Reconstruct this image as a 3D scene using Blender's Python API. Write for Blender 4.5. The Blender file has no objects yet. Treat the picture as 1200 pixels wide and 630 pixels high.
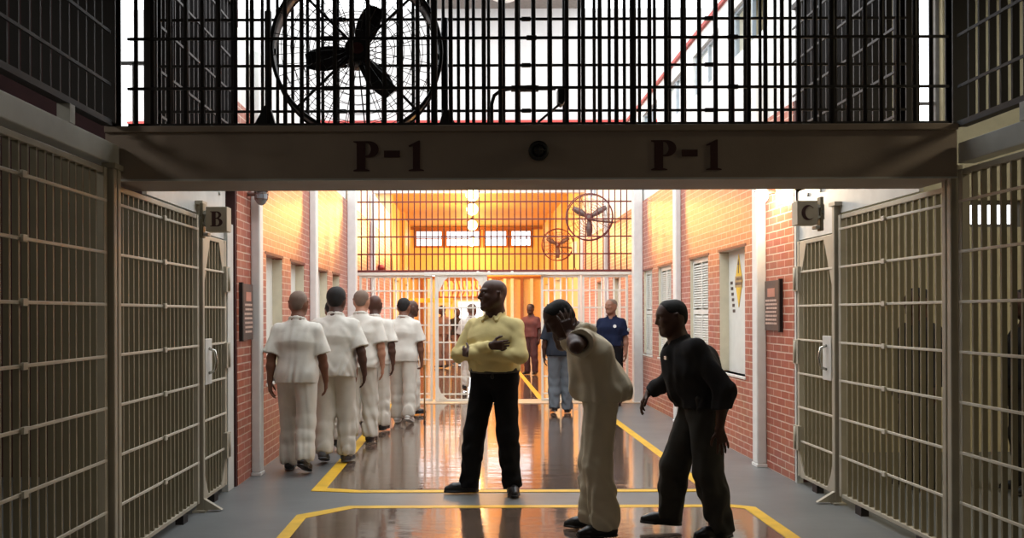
import bpy, math, random
import numpy as np
from mathutils import Vector, Matrix
random.seed(7)
PI = math.pi
SC = bpy.context.scene
COL = SC.collection

# ------------------------------------------------------------------ materials
def new_mat(name):
    m = bpy.data.materials.new(name); m.use_nodes = True
    nt = m.node_tree
    return m, nt, nt.nodes['Principled BSDF']

def lin(c):
    def f(v):
        v /= 255.0
        return v / 12.92 if v <= 0.04045 else ((v + 0.055) / 1.055) ** 2.4
    return (f(c[0]), f(c[1]), f(c[2]), 1)

def plain(name, rgb, rough=0.6, metal=0.0, var=0.12, scale=9.0, bump=0.0, bscale=60.0, spec=0.5):
    m, nt, b = new_mat(name)
    c = lin(rgb)
    tc = nt.nodes.new('ShaderNodeTexCoord')
    n = nt.nodes.new('ShaderNodeTexNoise'); n.inputs['Scale'].default_value = scale; n.inputs['Detail'].default_value = 4
    nt.links.new(tc.outputs['Object'], n.inputs['Vector'])
    r = nt.nodes.new('ShaderNodeValToRGB')
    r.color_ramp.elements[0].position = 0.3; r.color_ramp.elements[1].position = 0.7
    r.color_ramp.elements[0].color = (c[0]*(1-var), c[1]*(1-var), c[2]*(1-var), 1)
    r.color_ramp.elements[1].color = (min(1, c[0]*(1+var)), min(1, c[1]*(1+var)), min(1, c[2]*(1+var)), 1)
    nt.links.new(n.outputs['Fac'], r.inputs['Fac'])
    nt.links.new(r.outputs['Color'], b.inputs['Base Color'])
    b.inputs['Roughness'].default_value = rough; b.inputs['Metallic'].default_value = metal
    b.inputs['Specular IOR Level'].default_value = spec
    if bump:
        n2 = nt.nodes.new('ShaderNodeTexNoise'); n2.inputs['Scale'].default_value = bscale; n2.inputs['Detail'].default_value = 3
        nt.links.new(tc.outputs['Object'], n2.inputs['Vector'])
        bp = nt.nodes.new('ShaderNodeBump'); bp.inputs['Strength'].default_value = bump; bp.inputs['Distance'].default_value = 0.01
        nt.links.new(n2.outputs['Fac'], bp.inputs['Height']); nt.links.new(bp.outputs['Normal'], b.inputs['Normal'])
    return m

def cloth(name, rgb):
    return plain(name, rgb, rough=0.92, var=0.05, scale=9, bump=0.12, bscale=16, spec=0.15)

def emit(name, rgb, s):
    m, nt, b = new_mat(name)
    b.inputs['Base Color'].default_value = (rgb[0], rgb[1], rgb[2], 1)
    b.inputs['Emission Color'].default_value = (rgb[0], rgb[1], rgb[2], 1)
    b.inputs['Emission Strength'].default_value = s
    return m

def brick_mat(name, c1, c2, mortar, bw=0.205, rh=0.0735, gloss=0.35):
    m, nt, b = new_mat(name)
    tc = nt.nodes.new('ShaderNodeTexCoord'); sp = nt.nodes.new('ShaderNodeSeparateXYZ')
    nt.links.new(tc.outputs['Object'], sp.inputs[0])
    ad = nt.nodes.new('ShaderNodeMath'); ad.operation = 'ADD'
    nt.links.new(sp.outputs['X'], ad.inputs[0]); nt.links.new(sp.outputs['Y'], ad.inputs[1])
    cb = nt.nodes.new('ShaderNodeCombineXYZ')
    nt.links.new(ad.outputs[0], cb.inputs[0]); nt.links.new(sp.outputs['Z'], cb.inputs[1])
    br = nt.nodes.new('ShaderNodeTexBrick')
    nt.links.new(cb.outputs[0], br.inputs['Vector'])
    br.inputs['Scale'].default_value = 1.0; br.inputs['Brick Width'].default_value = bw; br.inputs['Row Height'].default_value = rh
    br.inputs['Mortar Size'].default_value = 0.006; br.inputs['Mortar Smooth'].default_value = 0.2
    br.inputs['Color1'].default_value = lin(c1); br.inputs['Color2'].default_value = lin(c2); br.inputs['Mortar'].default_value = lin(mortar)
    n = nt.nodes.new('ShaderNodeTexNoise'); n.inputs['Scale'].default_value = 3.5
    nt.links.new(tc.outputs['Object'], n.inputs['Vector'])
    mx = nt.nodes.new('ShaderNodeMix'); mx.data_type = 'RGBA'; mx.blend_type = 'MULTIPLY'
    mx.inputs[0].default_value = 0.25
    nt.links.new(br.outputs['Color'], mx.inputs[6]); nt.links.new(n.outputs['Color'], mx.inputs[7])
    nt.links.new(mx.outputs[2], b.inputs['Base Color'])
    b.inputs['Roughness'].default_value = gloss
    bp = nt.nodes.new('ShaderNodeBump'); bp.inputs['Strength'].default_value = 0.5; bp.inputs['Distance'].default_value = 0.006; bp.invert = True
    nt.links.new(br.outputs['Fac'], bp.inputs['Height']); nt.links.new(bp.outputs['Normal'], b.inputs['Normal'])
    return m

def floor_mat(name, rgb, rough, spec=0.5, bump=0.03, var=0.15, coat=0.0):
    m, nt, b = new_mat(name)
    c = lin(rgb)
    tc = nt.nodes.new('ShaderNodeTexCoord')
    n = nt.nodes.new('ShaderNodeTexNoise'); n.inputs['Scale'].default_value = 1.7; n.inputs['Detail'].default_value = 6
    nt.links.new(tc.outputs['Object'], n.inputs['Vector'])
    r = nt.nodes.new('ShaderNodeValToRGB')
    r.color_ramp.elements[0].position = 0.3; r.color_ramp.elements[1].position = 0.7
    r.color_ramp.elements[0].color = (c[0]*(1-var), c[1]*(1-var), c[2]*(1-var), 1)
    r.color_ramp.elements[1].color = (c[0]*(1+var), c[1]*(1+var), c[2]*(1+var), 1)
    nt.links.new(n.outputs['Fac'], r.inputs['Fac']); nt.links.new(r.outputs['Color'], b.inputs['Base Color'])
    b.inputs['Roughness'].default_value = rough; b.inputs['Specular IOR Level'].default_value = spec
    b.inputs['Coat Weight'].default_value = coat; b.inputs['Coat Roughness'].default_value = rough*0.7
    # uneven wax: gentle long waves
    mp = nt.nodes.new('ShaderNodeMapping'); mp.inputs['Scale'].default_value = (1.0, 2.6, 1)
    nt.links.new(tc.outputs['Object'], mp.inputs['Vector'])
    n2 = nt.nodes.new('ShaderNodeTexNoise'); n2.inputs['Scale'].default_value = 2.2; n2.inputs['Detail'].default_value = 3
    nt.links.new(mp.outputs['Vector'], n2.inputs['Vector'])
    bp = nt.nodes.new('ShaderNodeBump'); bp.inputs['Strength'].default_value = bump; bp.inputs['Distance'].default_value = 0.05
    nt.links.new(n2.outputs['Fac'], bp.inputs['Height']); nt.links.new(bp.outputs['Normal'], b.inputs['Normal'])
    nt.links.new(bp.outputs['Normal'], b.inputs['Coat Normal'])
    return m

M = {}
M['brick'] = brick_mat('red_brick', (186, 106, 82), (168, 88, 68), (218, 190, 172))
M['brick_end_shade'] = plain('maroon_end_shade', (74, 38, 36), 0.5)  # brick end faces: the shade they stand in is put into the colour
M['white'] = plain('white_paint', (226, 226, 222), 0.5, var=0.05)
M['cream'] = plain('cream_paint', (214, 206, 182), 0.55, var=0.06)
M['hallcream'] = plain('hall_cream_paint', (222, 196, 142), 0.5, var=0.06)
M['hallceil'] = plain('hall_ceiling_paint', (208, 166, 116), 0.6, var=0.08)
M['hallwood'] = plain('brown_trim_paint', (138, 88, 56), 0.5)
M['facade'] = plain('pale_facade_paint', (190, 187, 185), 0.6, var=0.06, scale=1.5)
M['hallpost'] = plain('ochre_column_paint', (214, 170, 112), 0.5)
M['shutter'] = plain('shutter_white', (222, 222, 214), 0.5, var=0.04)
M['gate_rail_lit'] = plain('gate_rail_lit_tone', (190, 184, 168), 0.45, var=0.08, scale=5)  # rails coloured paler to show the light they catch
M['gate'] = plain('gate_tan_paint', (168, 160, 142), 0.5, var=0.10, scale=5)
M['gate_bar'] = plain('gate_bar_paint', (128, 120, 98), 0.55, var=0.10, scale=5)
M['header'] = plain('pale_steel_paint', (196, 196, 190), 0.5, var=0.12, scale=4)
M['beam'] = plain('beam_paint', (158, 142, 128), 0.6, var=0.06, scale=3, bump=0.1, bscale=90)
M['letter'] = plain('letter_maroon', (62, 26, 22), 0.6)
M['signface'] = plain('sign_tan', (188, 176, 154), 0.6, var=0.08)
M['black'] = plain('black_paint', (22, 20, 19), 0.5)
M['darksteel'] = plain('dark_steel', (26, 19, 18), 0.6, var=0.2)
M['maroonsteel'] = plain('maroon_steel', (104, 46, 42), 0.5, var=0.12)
M['whitesteel'] = plain('white_steel', (228, 224, 212), 0.42, var=0.05)
M['chrome'] = plain('bright_metal', (190, 188, 180), 0.25, metal=0.9)
M['red'] = plain('red_trim', (168, 52, 44), 0.5)
M['yellow'] = plain('yellow_line_paint', (214, 170, 40), 0.45, var=0.14, scale=6)
M['yellowsign'] = plain('sign_yellow', (232, 190, 60), 0.5)
M['tanband'] = plain('sign_tan_band', (186, 152, 100), 0.6)
M['concrete'] = floor_mat('grey_floor_paint', (104, 106, 106), 0.42, bump=0.05)
M['polish'] = floor_mat('polished_floor', (98, 82, 71), 0.105, spec=0.7, bump=0.05, var=0.18, coat=0.5)
M['sill'] = floor_mat('pale_sill', (196, 172, 140), 0.4)
M['plaque'] = plain('plaque_brown', (92, 74, 66), 0.5)
M['plaquetext'] = plain('plaque_text', (206, 176, 160), 0.5)
M['plaquehead'] = plain('plaque_heading', (188, 128, 108), 0.5)
M['glassgrey'] = plain('grey_glass', (150, 160, 168), 0.15)
M['room'] = plain('room_paint', (196, 184, 148), 0.7, var=0.06)
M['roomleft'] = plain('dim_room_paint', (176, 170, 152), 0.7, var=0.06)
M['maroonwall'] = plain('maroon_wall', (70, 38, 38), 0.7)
M['darkceil'] = plain('dark_ceiling', (60, 54, 50), 0.8)
M['greysoffit'] = plain('grey_soffit', (120, 116, 112), 0.7)
M['bulb_orange'] = emit('sodium_globe', (1.0, 0.62, 0.22), 16.0)
M['bulb_warm'] = emit('warm_bulb', (1.0, 0.82, 0.6), 60.0)
M['tube'] = emit('fluorescent_tube', (1.0, 0.95, 0.86), 2.0)
M['wood'] = plain('cane_wood', (168, 124, 70), 0.5)
M['fanblade'] = plain('fan_blade', (46, 40, 40), 0.5)
M['fangrey'] = plain('fan_grey_metal', (120, 104, 98), 0.4, metal=0.4)
M['mural'] = None

# ------------------------------------------------------------------ mesh helpers
ORD = 'first second third fourth fifth sixth seventh eighth ninth'.split()
class MB:
    def __init__(s): s.v = []; s.f = []; s.sm = []
    def add(s, vs, fs, smooth=False):
        o = len(s.v); s.v += [tuple(p) for p in vs]
        for f in fs: s.f.append(tuple(i + o for i in f)); s.sm.append(smooth)
        return s
    def box(s, x0, x1, y0, y1, z0, z1):
        if x0 > x1: x0, x1 = x1, x0
        if y0 > y1: y0, y1 = y1, y0
        if z0 > z1: z0, z1 = z1, z0
        v = [(x0,y0,z0),(x1,y0,z0),(x1,y1,z0),(x0,y1,z0),(x0,y0,z1),(x1,y0,z1),(x1,y1,z1),(x0,y1,z1)]
        return s.add(v, [(0,3,2,1),(4,5,6,7),(0,1,5,4),(1,2,6,5),(2,3,7,6),(3,0,4,7)])
    def tube(s, pts, r, n=10, closed=False, rr=None):
        pts = [Vector(p) for p in pts]; m = len(pts); rings = []
        up = None
        for i, p in enumerate(pts):
            if closed: t = pts[(i+1) % m] - pts[i-1]
            else: t = pts[min(i+1, m-1)] - pts[max(i-1, 0)]
            t.normalize()
            if up is None:
                up = Vector((0,0,1)) if abs(t.z) < 0.9 else Vector((1,0,0))
            a = (up - t*up.dot(t)).normalized(); up = a
            b = t.cross(a); q = rr[i] if rr else r
            rings.append([p + a*q*math.cos(2*PI*k/n) + b*q*math.sin(2*PI*k/n) for k in range(n)])
        vs = [v for ring in rings for v in ring]; fs = []
        for i in range(m if closed else m-1):
            j = (i+1) % m
            for k in range(n):
                k2 = (k+1) % n
                fs.append((i*n+k, i*n+k2, j*n+k2, j*n+k))
        s.add(vs, fs, True)
        if not closed:
            o = len(s.v) - len(vs)
            s.f.append(tuple(o + k for k in reversed(range(n)))); s.sm.append(False)
            s.f.append(tuple(o + (m-1)*n + k for k in range(n))); s.sm.append(False)
        return s
    def ring(s, c, R, r, ax='y', n=48, k=8):
        c = Vector(c); pts = []
        for i in range(n):
            a = 2*PI*i/n; u, w = R*math.cos(a), R*math.sin(a)
            d = {'y': (u,0,w), 'x': (0,u,w), 'z': (u,w,0)}[ax]
            pts.append(c + Vector(d))
        return s.tube(pts, r, k, True)
    def ball(s, c, r, nu=16, nv=10, sx=1, sy=1, sz=1):
        vs = []; fs = []
        for j in range(nv+1):
            ph = PI*j/nv
            for i in range(nu):
                th = 2*PI*i/nu
                vs.append((c[0]+r*sx*math.sin(ph)*math.cos(th), c[1]+r*sy*math.sin(ph)*math.sin(th), c[2]+r*sz*math.cos(ph)))
        for j in range(nv):
            for i in range(nu):
                i2 = (i+1) % nu
                fs.append((j*nu+i, (j+1)*nu+i, (j+1)*nu+i2, j*nu+i2))
        return s.add(vs, fs, True)
    def prism(s, poly, axis, a0, a1):
        # poly: 2D list; axis 'x': poly=(y,z); 'y': poly=(x,z); 'z': poly=(x,y)
        def P(p, a): return {'x': (a,p[0],p[1]), 'y': (p[0],a,p[1]), 'z': (p[0],p[1],a)}[axis]
        n = len(poly); vs = [P(p,a0) for p in poly] + [P(p,a1) for p in poly]
        fs = [tuple(range(n)), tuple(reversed(range(n, 2*n)))]
        fs += [(i, n+i, n+(i+1)%n, (i+1)%n) for i in range(n)]
        return s.add(vs, fs)
    def mesh(s, name, mat):
        me = bpy.data.meshes.new(name); me.from_pydata(s.v, [], s.f)
        me.polygons.foreach_set('use_smooth', s.sm)
        if mat: me.materials.append(mat)
        import bmesh
        bm = bmesh.new(); bm.from_mesh(me); bmesh.ops.recalc_face_normals(bm, faces=bm.faces); bm.to_mesh(me); bm.free()
        me.update(); return me
    def build(s, name, mat, parent=None, loc=(0,0,0), bevel=0):
        o = bpy.data.objects.new(name, s.mesh(name, mat)); COL.objects.link(o); o.location = loc
        if parent: o.parent = parent
        if bevel:
            b = o.modifiers.new('bevel', 'BEVEL'); b.width = bevel; b.segments = 2; b.limit_method = 'ANGLE'
        return o

def tag(o, label, cat, group=None, kind=None):
    o['label'] = label; o['category'] = cat
    if group: o['group'] = group
    if kind: o['kind'] = kind
    return o
def thing(name, loc, label, cat, group=None):
    o = bpy.data.objects.new(name, None); COL.objects.link(o); o.location = loc
    o.empty_display_size = 0.1
    return tag(o, label, cat, group)
def struct(name, mb, mat, label, cat, bevel=0, parent=None):
    o = mb.build(name, mat, parent, bevel=bevel)
    return tag(o, label, cat, kind='structure')
def inst(src, name, parent, loc):
    o = bpy.data.objects.new(name, src); COL.objects.link(o); o.parent = parent; o.location = loc
    return o

# ------------------------------------------------------------------ dimensions
XL, XR = -2.13, 2.97          # brick wall faces
GL, GR = -2.17, 2.99          # gate planes
YG = 15.2                     # far barred screen
HB = 3.5                      # brick height

# ------------------------------------------------------------------ floor
fl = MB(); fl.box(-12, 12, -6, 45, -0.2, 0)
struct('floor', fl, M['concrete'], 'grey painted concrete floor along both sides of the corridor', 'floor')
def slab(poly, z0, z1): return MB().prism(poly, 'z', z0, z1)
struct('floor_panel', slab([(-1.32, 7.56), (2.07, 7.56), (2.07, 14.75), (-1.32, 14.75)], -0.01, 0.003), M['polish'],
       'polished brown floor panel running from the yellow line to the far barred screen', 'floor')
struct('floor_panel', slab([(-1.28, 0.5), (2.15, 0.5), (2.15, 6.8), (2.03, 6.86), (-0.98, 6.86), (-1.22, 6.62), (-1.28, 6.55)], -0.01, 0.003), M['polish'],
       'polished brown floor panel in front, under the overhead beam', 'floor')
struct('floor_panel', slab([(-2.2, 15.45), (2.9, 15.45), (2.9, 35), (-2.2, 35)], -0.01, 0.003), M['polish'],
       'polished floor of the lamp-lit hall behind the barred screen', 'floor')
struct('floor_sill', MB().box(-2.13, 2.9, 14.75, 15.45, -0.01, 0.012), M['sill'], 'pale threshold strip under the far barred screen', 'sill')
def line(poly, label):
    struct('floor_marking', slab(poly, 0.0, 0.005), M['yellow'], label, 'floor line')
line([(-1.42, 7.50), (-1.30, 7.62), (-1.32, 14.75), (-1.42, 14.75)], 'yellow line on the floor beside the men in white')
line([(-1.42, 7.50), (-1.0, 7.42), (2.12, 7.42), (2.12, 7.52), (-0.98, 7.52), (-1.30, 7.62)], 'yellow line across the floor at the feet of the man in the yellow shirt')
line([(2.02, 7.52), (2.12, 7.52), (2.12, 14.75), (2.02, 14.75)], 'yellow line on the floor along the wall with shutters')
line([(-1.38, 0.5), (-1.28, 0.5), (-1.27, 6.5), (-0.95, 6.82), (2.05, 6.82), (2.16, 6.76), (2.15, 0.5), (2.25, 0.5), (2.26, 6.82), (2.1, 6.91), (-1.0, 6.91), (-1.36, 6.6)],
     'yellow line round the front polished floor panel under the beam')
line([(1.2, 15.5), (1.3, 15.5), (1.3, 34), (1.2, 34)], 'yellow line on the floor of the hall behind the screen')
# ground outside the hall exit
struct('ground', MB().box(-30, 30, 45, 70, -0.2, 0), M['sill'], 'pale ground outside the exit at the end of the hall', 'ground')

# ------------------------------------------------------------------ walls with openings
def pierced(axis, a0, a1, u0, u1, z0, z1, holes):
    """wall slab between a0,a1 along axis ('x' or 'y'), spanning u,z, with rectangular holes (u0,u1,z0,z1)."""
    us = sorted({u0, u1} | {h[i] for h in holes for i in (0, 1)}); zs = sorted({z0, z1} | {h[i] for h in holes for i in (2, 3)})
    mb = MB()
    for i in range(len(us)-1):
        j = 0
        while j < len(zs)-1:
            cu, cz = (us[i]+us[i+1])/2, (zs[j]+zs[j+1])/2
            if any(h[0] < cu < h[1] and h[2] < cz < h[3] for h in holes): j += 1; continue
            k = j
            while k+1 < len(zs)-1 and not any(h[0] < cu < h[1] and h[2] < (zs[k+1]+zs[k+2])/2 < h[3] for h in holes): k += 1
            if axis == 'x': mb.box(a0, a1, us[i], us[i+1], zs[j], zs[k+1])
            else: mb.box(us[i], us[i+1], a0, a1, zs[j], zs[k+1])
            j = k+1
    return mb
WR = [(9.28, 10.24), (10.72, 11.62), (12.7, 13.6), (14.05, 14.75)]
WL = [(8.84, 9.6), (10.05, 10.85), (11.83, 12.6), (13.05, 13.75)]
RB, RT = 0.86, 2.28
LB, LT = 0.84, 2.18
struct('wall_right', pierced('x', XR, XR+0.16, 7.87, 23, 0, HB, [(a, b, RB, RT) for a, b in WR] + [(17.2, 18.0, RB, RT), (19.4, 20.2, RB, RT)]), M['brick'], 'red brick wall with white shuttered windows', 'wall')
struct('wall_left', pierced('x', XL-0.16, XL, 7.75, 23, 0, HB, [(a, b, LB, LT) for a, b in WL]), M['brick'], 'red brick wall beside the line of men in white', 'wall')
struct('trim_1', MB().box(XR+0.005, XR+0.24, 7.83, 7.87, 0, HB), M['brick_end_shade'], 'end face of the shuttered brick wall beside sign C, coloured dark maroon for its shade', 'trim')
struct('trim_2', MB().box(XL-0.22, XL-0.005, 7.71, 7.75, 0, HB), M['brick_end_shade'], 'end face of the brick wall beside sign B, coloured dark maroon for its shade', 'trim')
# upper white walls, open court above
cl = [(8.6 + i*1.7, 9.8 + i*1.7, 4.45, 5.0) for i in range(8)]
struct('wall_right_upper', pierced('x', XR+0.02, XR+0.16, 7.87, 23, HB, 5.2, cl), M['white'], 'white upper wall with small windows above the shuttered brick', 'wall')
struct('wall_left_upper', pierced('x', XL-0.16, XL-0.02, 7.75, 23, HB, 4.2, []), M['white'], 'white upper wall above the brick beside the men in white', 'wall')
struct('trim_3', MB().box(XR-0.02, XR+0.2, 7.87, 23, 5.2, 5.25), M['red'], 'thin red edge along the top of the white upper wall', 'trim')
for i, c in enumerate(cl):
    w = MB()
    w.box(XR+0.06, XR+0.1, c[0], c[0]+0.05, c[2], c[3]); w.box(XR+0.06, XR+0.1, c[1]-0.05, c[1], c[2], c[3])
    w.box(XR+0.06, XR+0.1, c[0]+0.05, c[1]-0.05, c[2], c[2]+0.04); w.box(XR+0.06, XR+0.1, c[0]+0.05, c[1]-0.05, c[3]-0.04, c[3])
    w.box(XR+0.06, XR+0.1, (c[0]+c[1])/2-0.02, (c[0]+c[1])/2+0.02, c[2]+0.04, c[3]-0.04)
    struct('window_%d' % (20+i), w, M['glassgrey'], 'small window high in the white upper wall, %s from the beam' % ORD[i], 'window')
# facade above the hall
struct('wall_back_upper', pierced('y', 22.5, 22.7, -9, 9, 4.75, 9.6, []), M['facade'], 'white wall high above the hall, seen through the upper bars', 'wall')
rb = MB(); rb.box(-9, 9, 22.3, 22.5, 6.56, 6.62)
struct('trim_4', rb, M['red'], 'thin red band along the white wall seen through the upper bars', 'trim')
struct('trim_5', MB().box(-1.1, 2.9, 20.9, 22.5, 9.6, 10.1), M['greysoffit'], 'grey roof overhang at the top of the white wall', 'roof')
dl = MB(); dl.ball((0.85, 21.4, 9.62), 0.42, 20, 10, sz=0.55); dl.ring((0.85, 21.4, 9.6), 0.43, 0.04, 'z', 32)
tag(dl.build('dome_light', M['white']), 'white dome light under the grey roof overhang, seen through the upper bars', 'light')

# ------------------------------------------------------------------ lamp-lit hall behind the screen
HL, HR_, HY = -2.5, 2.9, 35.0
struct('wall_left_hall', pierced('x', HL-0.2, HL, 22.7, HY, 0, 5.15, [(26.3, 29.3, 0, 2.7), (31.2, 33.6, 0.8, 2.7)]), M['hallcream'], 'warm lit plaster wall at the far hall', 'wall')  # side openings added to let daylight brighten the lower hall
struct('wall_right_hall', pierced('x', HR_, HR_+0.2, 23, HY, 0, 5.15, [(27.0, 29.6, 0, 2.7), (31.4, 33.8, 0.8, 2.7)]), M['hallcream'], 'warm lit plaster wall of the hall behind the wall fans', 'wall')  # openings here too are added for daylight low in the hall
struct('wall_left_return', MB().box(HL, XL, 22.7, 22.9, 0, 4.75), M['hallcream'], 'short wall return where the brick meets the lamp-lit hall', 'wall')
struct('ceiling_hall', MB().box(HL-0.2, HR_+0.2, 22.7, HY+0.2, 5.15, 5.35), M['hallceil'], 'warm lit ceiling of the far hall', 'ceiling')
bw = [(-2.3, -1.2, 4.33, 4.98), (-1.05, 0.35, 4.33, 4.98), (0.5, 1.45, 4.33, 4.98), (1.6, 2.45, 4.33, 4.98), (-0.55, 0.45, 0, 2.05), (-1.95, 0.5, 3.12, 3.38)]
struct('wall_back', pierced('y', HY, HY+0.2, HL, HR_, 0, 5.15, bw), M['hallcream'], 'end wall of the lamp-lit hall with a row of high windows', 'wall')
for i, c in enumerate(bw[:4]):
    w = MB()
    w.box(c[0]-0.05, c[0]+0.04, HY-0.06, HY+0.1, c[2]-0.05, c[3]+0.05); w.box(c[1]-0.04, c[1]+0.05, HY-0.06, HY+0.1, c[2]-0.05, c[3]+0.05)
    w.box(c[0]+0.04, c[1]-0.04, HY-0.06, HY+0.1, c[2]-0.05, c[2]+0.03); w.box(c[0]+0.04, c[1]-0.04, HY-0.06, HY+0.1, c[3]-0.03, c[3]+0.05)
    w.box(c[0]+0.04, c[1]-0.04, HY, HY+0.05, 4.64, 4.68)
    struct('window_%d' % (30+i), w, M['hallwood'], 'brown framed high window in the end wall, %s of the row' % ORD[i], 'window')
tr = MB(); tr.box(HL, HR_, HY-0.12, HY, 5.02, 5.12); tr.box(HL, HR_, HY-0.1, HY, 3.0, 3.1)
struct('trim_6', tr, M['hallwood'], 'brown trim across the end wall of the hall', 'trim')
for i, x in enumerate((-2.05, -1.75, 0.75, 1.05, 1.35, 1.65, 2.05, 2.45)):
    struct('trim_%d' % (10+i), MB().box(x-0.06, x+0.06, HY-0.16, HY, 0, 3.0), M['hallwood'] if i % 3 == 0 else M['white'], '%s narrow pilaster along the end wall of the hall' % ORD[i], 'trim')
for i, (x, y) in enumerate(((HL+0.08, 25.5), (HL+0.08, 30.0), (HR_-0.08, 26.0), (HR_-0.08, 30.5))):
    struct('trim_%d' % (20+i), MB().box(x-0.08, x+0.08, y-0.14, y+0.14, 0, 5.15), M['hallpost'], 'brown hall column, the %s of four' % ORD[i], 'column')
dm = MB(); dm.box(-0.63, -0.55, HY-0.08, HY+0.1, 0, 2.13); dm.box(0.45, 0.53, HY-0.08, HY+0.1, 0, 2.13); dm.box(-0.55, 0.45, HY-0.08, HY+0.1, 2.05, 2.13)
struct('door_1', dm, M['whitesteel'], 'open bright doorway at the end of the hall', 'door')
# painted panel over the doorway: plain swirls
m, nt, b = new_mat('painted_panel')
tc = nt.nodes.new('ShaderNodeTexCoord'); wv = nt.nodes.new('ShaderNodeTexWave'); wv.inputs['Scale'].default_value = 1.6; wv.inputs['Distortion'].default_value = 9; wv.inputs['Detail'].default_value = 2
nt.links.new(tc.outputs['Object'], wv.inputs['Vector']); rp = nt.nodes.new('ShaderNodeValToRGB')
rp.color_ramp.elements[0].color = lin((120, 60, 30)); rp.color_ramp.elements[1].color = lin((244, 206, 110))
e = rp.color_ramp.elements.new(0.5); e.color = lin((222, 190, 150))
nt.links.new(wv.outputs['Fac'], rp.inputs['Fac']); nt.links.new(rp.outputs['Color'], b.inputs['Base Color'])
M['mural'] = m
mu = thing('wall_painting', (0, HY-0.09, 2.3), 'brown and yellow swirled painting above the bright doorway in the hall', 'painting')
MB().box(-1.3, 0.62, 0, 0.03, -0.02, 0.62).build('canvas', M['mural'], mu)
fr = MB(); fr.box(-1.36, -1.3, -0.02, 0.05, -0.08, 0.68); fr.box(0.62, 0.68, -0.02, 0.05, -0.08, 0.68); fr.box(-1.3, 0.62, -0.02, 0.05, -0.08, -0.02); fr.box(-1.3, 0.62, -0.02, 0.05, 0.62, 0.68)
fr.build('frame', M['hallwood'], mu)
ob = MB().box(-2.0, -0.6, 26.9, 27.0, 1.92, 2.06); ob.tube([(-1.95, 26.95, 1.92), (-1.95, 26.95, 0)], 0.03); ob.tube([(-0.65, 26.95, 1.92), (-0.65, 26.95, 0)], 0.03)
tag(ob.build('height_bar', M['yellowsign']), 'orange-yellow overhead bar on two posts inside the hall behind the screen', 'barrier')

# hall lamps
def hall_lamp(y, z, label, ztop):
    t = thing('pendant_lamp', (0.02, y, z), label, 'lamp', 'glowing globe lamps down the hall')
    g = MB().ball((0, 0, 0), 0.17, 20, 12); g.build('globe', M['bulb_orange'], t)
    c = MB().tube([(0, 0, 0.16), (0, 0, 0.24)], 0.1, 16, rr=[0.11, 0.05]); c.build('cap', M['darksteel'], t)
    s = MB().tube([(0, 0, 0.24), (0, 0, ztop - z)], 0.012, 8); s.build('stem', M['darksteel'], t)
    L = bpy.data.lights.new('sodium', 'POINT'); L.energy = 360; L.color = (1.0, 0.48, 0.125); L.shadow_soft_size = 0.2
    o = bpy.data.objects.new('sodium_light', L); COL.objects.link(o); o.location = (0.02, y, z - 0.3)
hall_lamp(21.6, 4.58, 'glowing orange globe lamp nearest the barred screen, topmost of the row', 4.75)
hall_lamp(24.4, 4.55, 'glowing orange globe lamp second from the barred screen', 5.15)
hall_lamp(27.8, 4.45, 'glowing orange globe lamp third from the barred screen', 5.15)
hall_lamp(33.2, 4.36, 'glowing orange globe lamp lowest in the row, by the high windows', 5.15)
# bracket to hold the first lamp off the facade
struct('trim_7', MB().box(-0.05, 0.09, 21.4, 22.5, 4.75, 4.83), M['darksteel'], 'short bracket holding the first globe lamp', 'bracket')

# ------------------------------------------------------------------ enclosing dim front block
struct('ceiling', MB().box(-9, 9.5, -6, 5.95, 4.4, 4.6), M['darkceil'], 'dark ceiling over the front cell area', 'ceiling')
struct('wall_front', MB().box(-9, 9.5, -6.2, -6, 0, 4.6), M['darkceil'], 'dark wall behind the viewpoint', 'wall')
struct('wall_left_cell', MB().box(-7.2, -7, -6, 8.4, 0, 5.0), M['roomleft'], 'pale wall of the cell area behind the gates by sign B', 'wall')
struct('wall_right_cell', MB().box(8.4, 8.6, -6, 9.7, 0, 5.5), M['room'], 'cream wall of the dayroom behind the gates by sign C', 'wall')
struct('ceiling_left_cell', MB().box(-7.2, -2.3, 5.95, 8.4, 4.8, 5.0), M['darkceil'], 'dark ceiling over the cell area by sign B', 'ceiling')
struct('ceiling_right_cell', MB().box(3.15, 8.6, 5.95, 9.7, 5.3, 5.5), M['darkceil'], 'dark ceiling over the dayroom by sign C', 'ceiling')
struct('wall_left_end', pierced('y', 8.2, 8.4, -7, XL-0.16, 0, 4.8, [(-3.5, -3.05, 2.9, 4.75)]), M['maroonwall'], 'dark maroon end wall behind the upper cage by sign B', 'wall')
struct('wall_right_end', pierced('y', 9.5, 9.7, XR+0.16, 8.4, 0, 5.3, [(5.55, 6.15, 2.5, 2.8), (6.25, 6.9, 2.5, 2.8), (7.0, 7.6, 2.5, 2.8), (4.75, 5.25, 3.3, 5.2)]), M['room'], 'cream end wall of the dayroom with bright strip windows', 'wall')
def sash(n, x0, x1, z0, z1, y, label, mun):
    w = MB(); t = 0.04
    w.box(x0, x0+t, y-0.03, y+0.03, z0, z1); w.box(x1-t, x1, y-0.03, y+0.03, z0, z1); w.box(x0+t, x1-t, y-0.03, y+0.03, z0, z0+t); w.box(x0+t, x1-t, y-0.03, y+0.03, z1-t, z1)
    for zz in mun: w.box(x0+t, x1-t, y-0.02, y+0.02, zz-0.015, zz+0.015)
    if mun: w.box((x0+x1)/2-0.012, (x0+x1)/2+0.012, y-0.02, y+0.02, z0+t, mun[-1])
    struct('window_%d' % n, w, M['greysoffit'], label, 'window')
sash(40, -3.5, -3.05, 2.9, 4.75, 8.3, 'tall bright window beyond the corner post by the upper cage', (3.35, 4.0))
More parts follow.
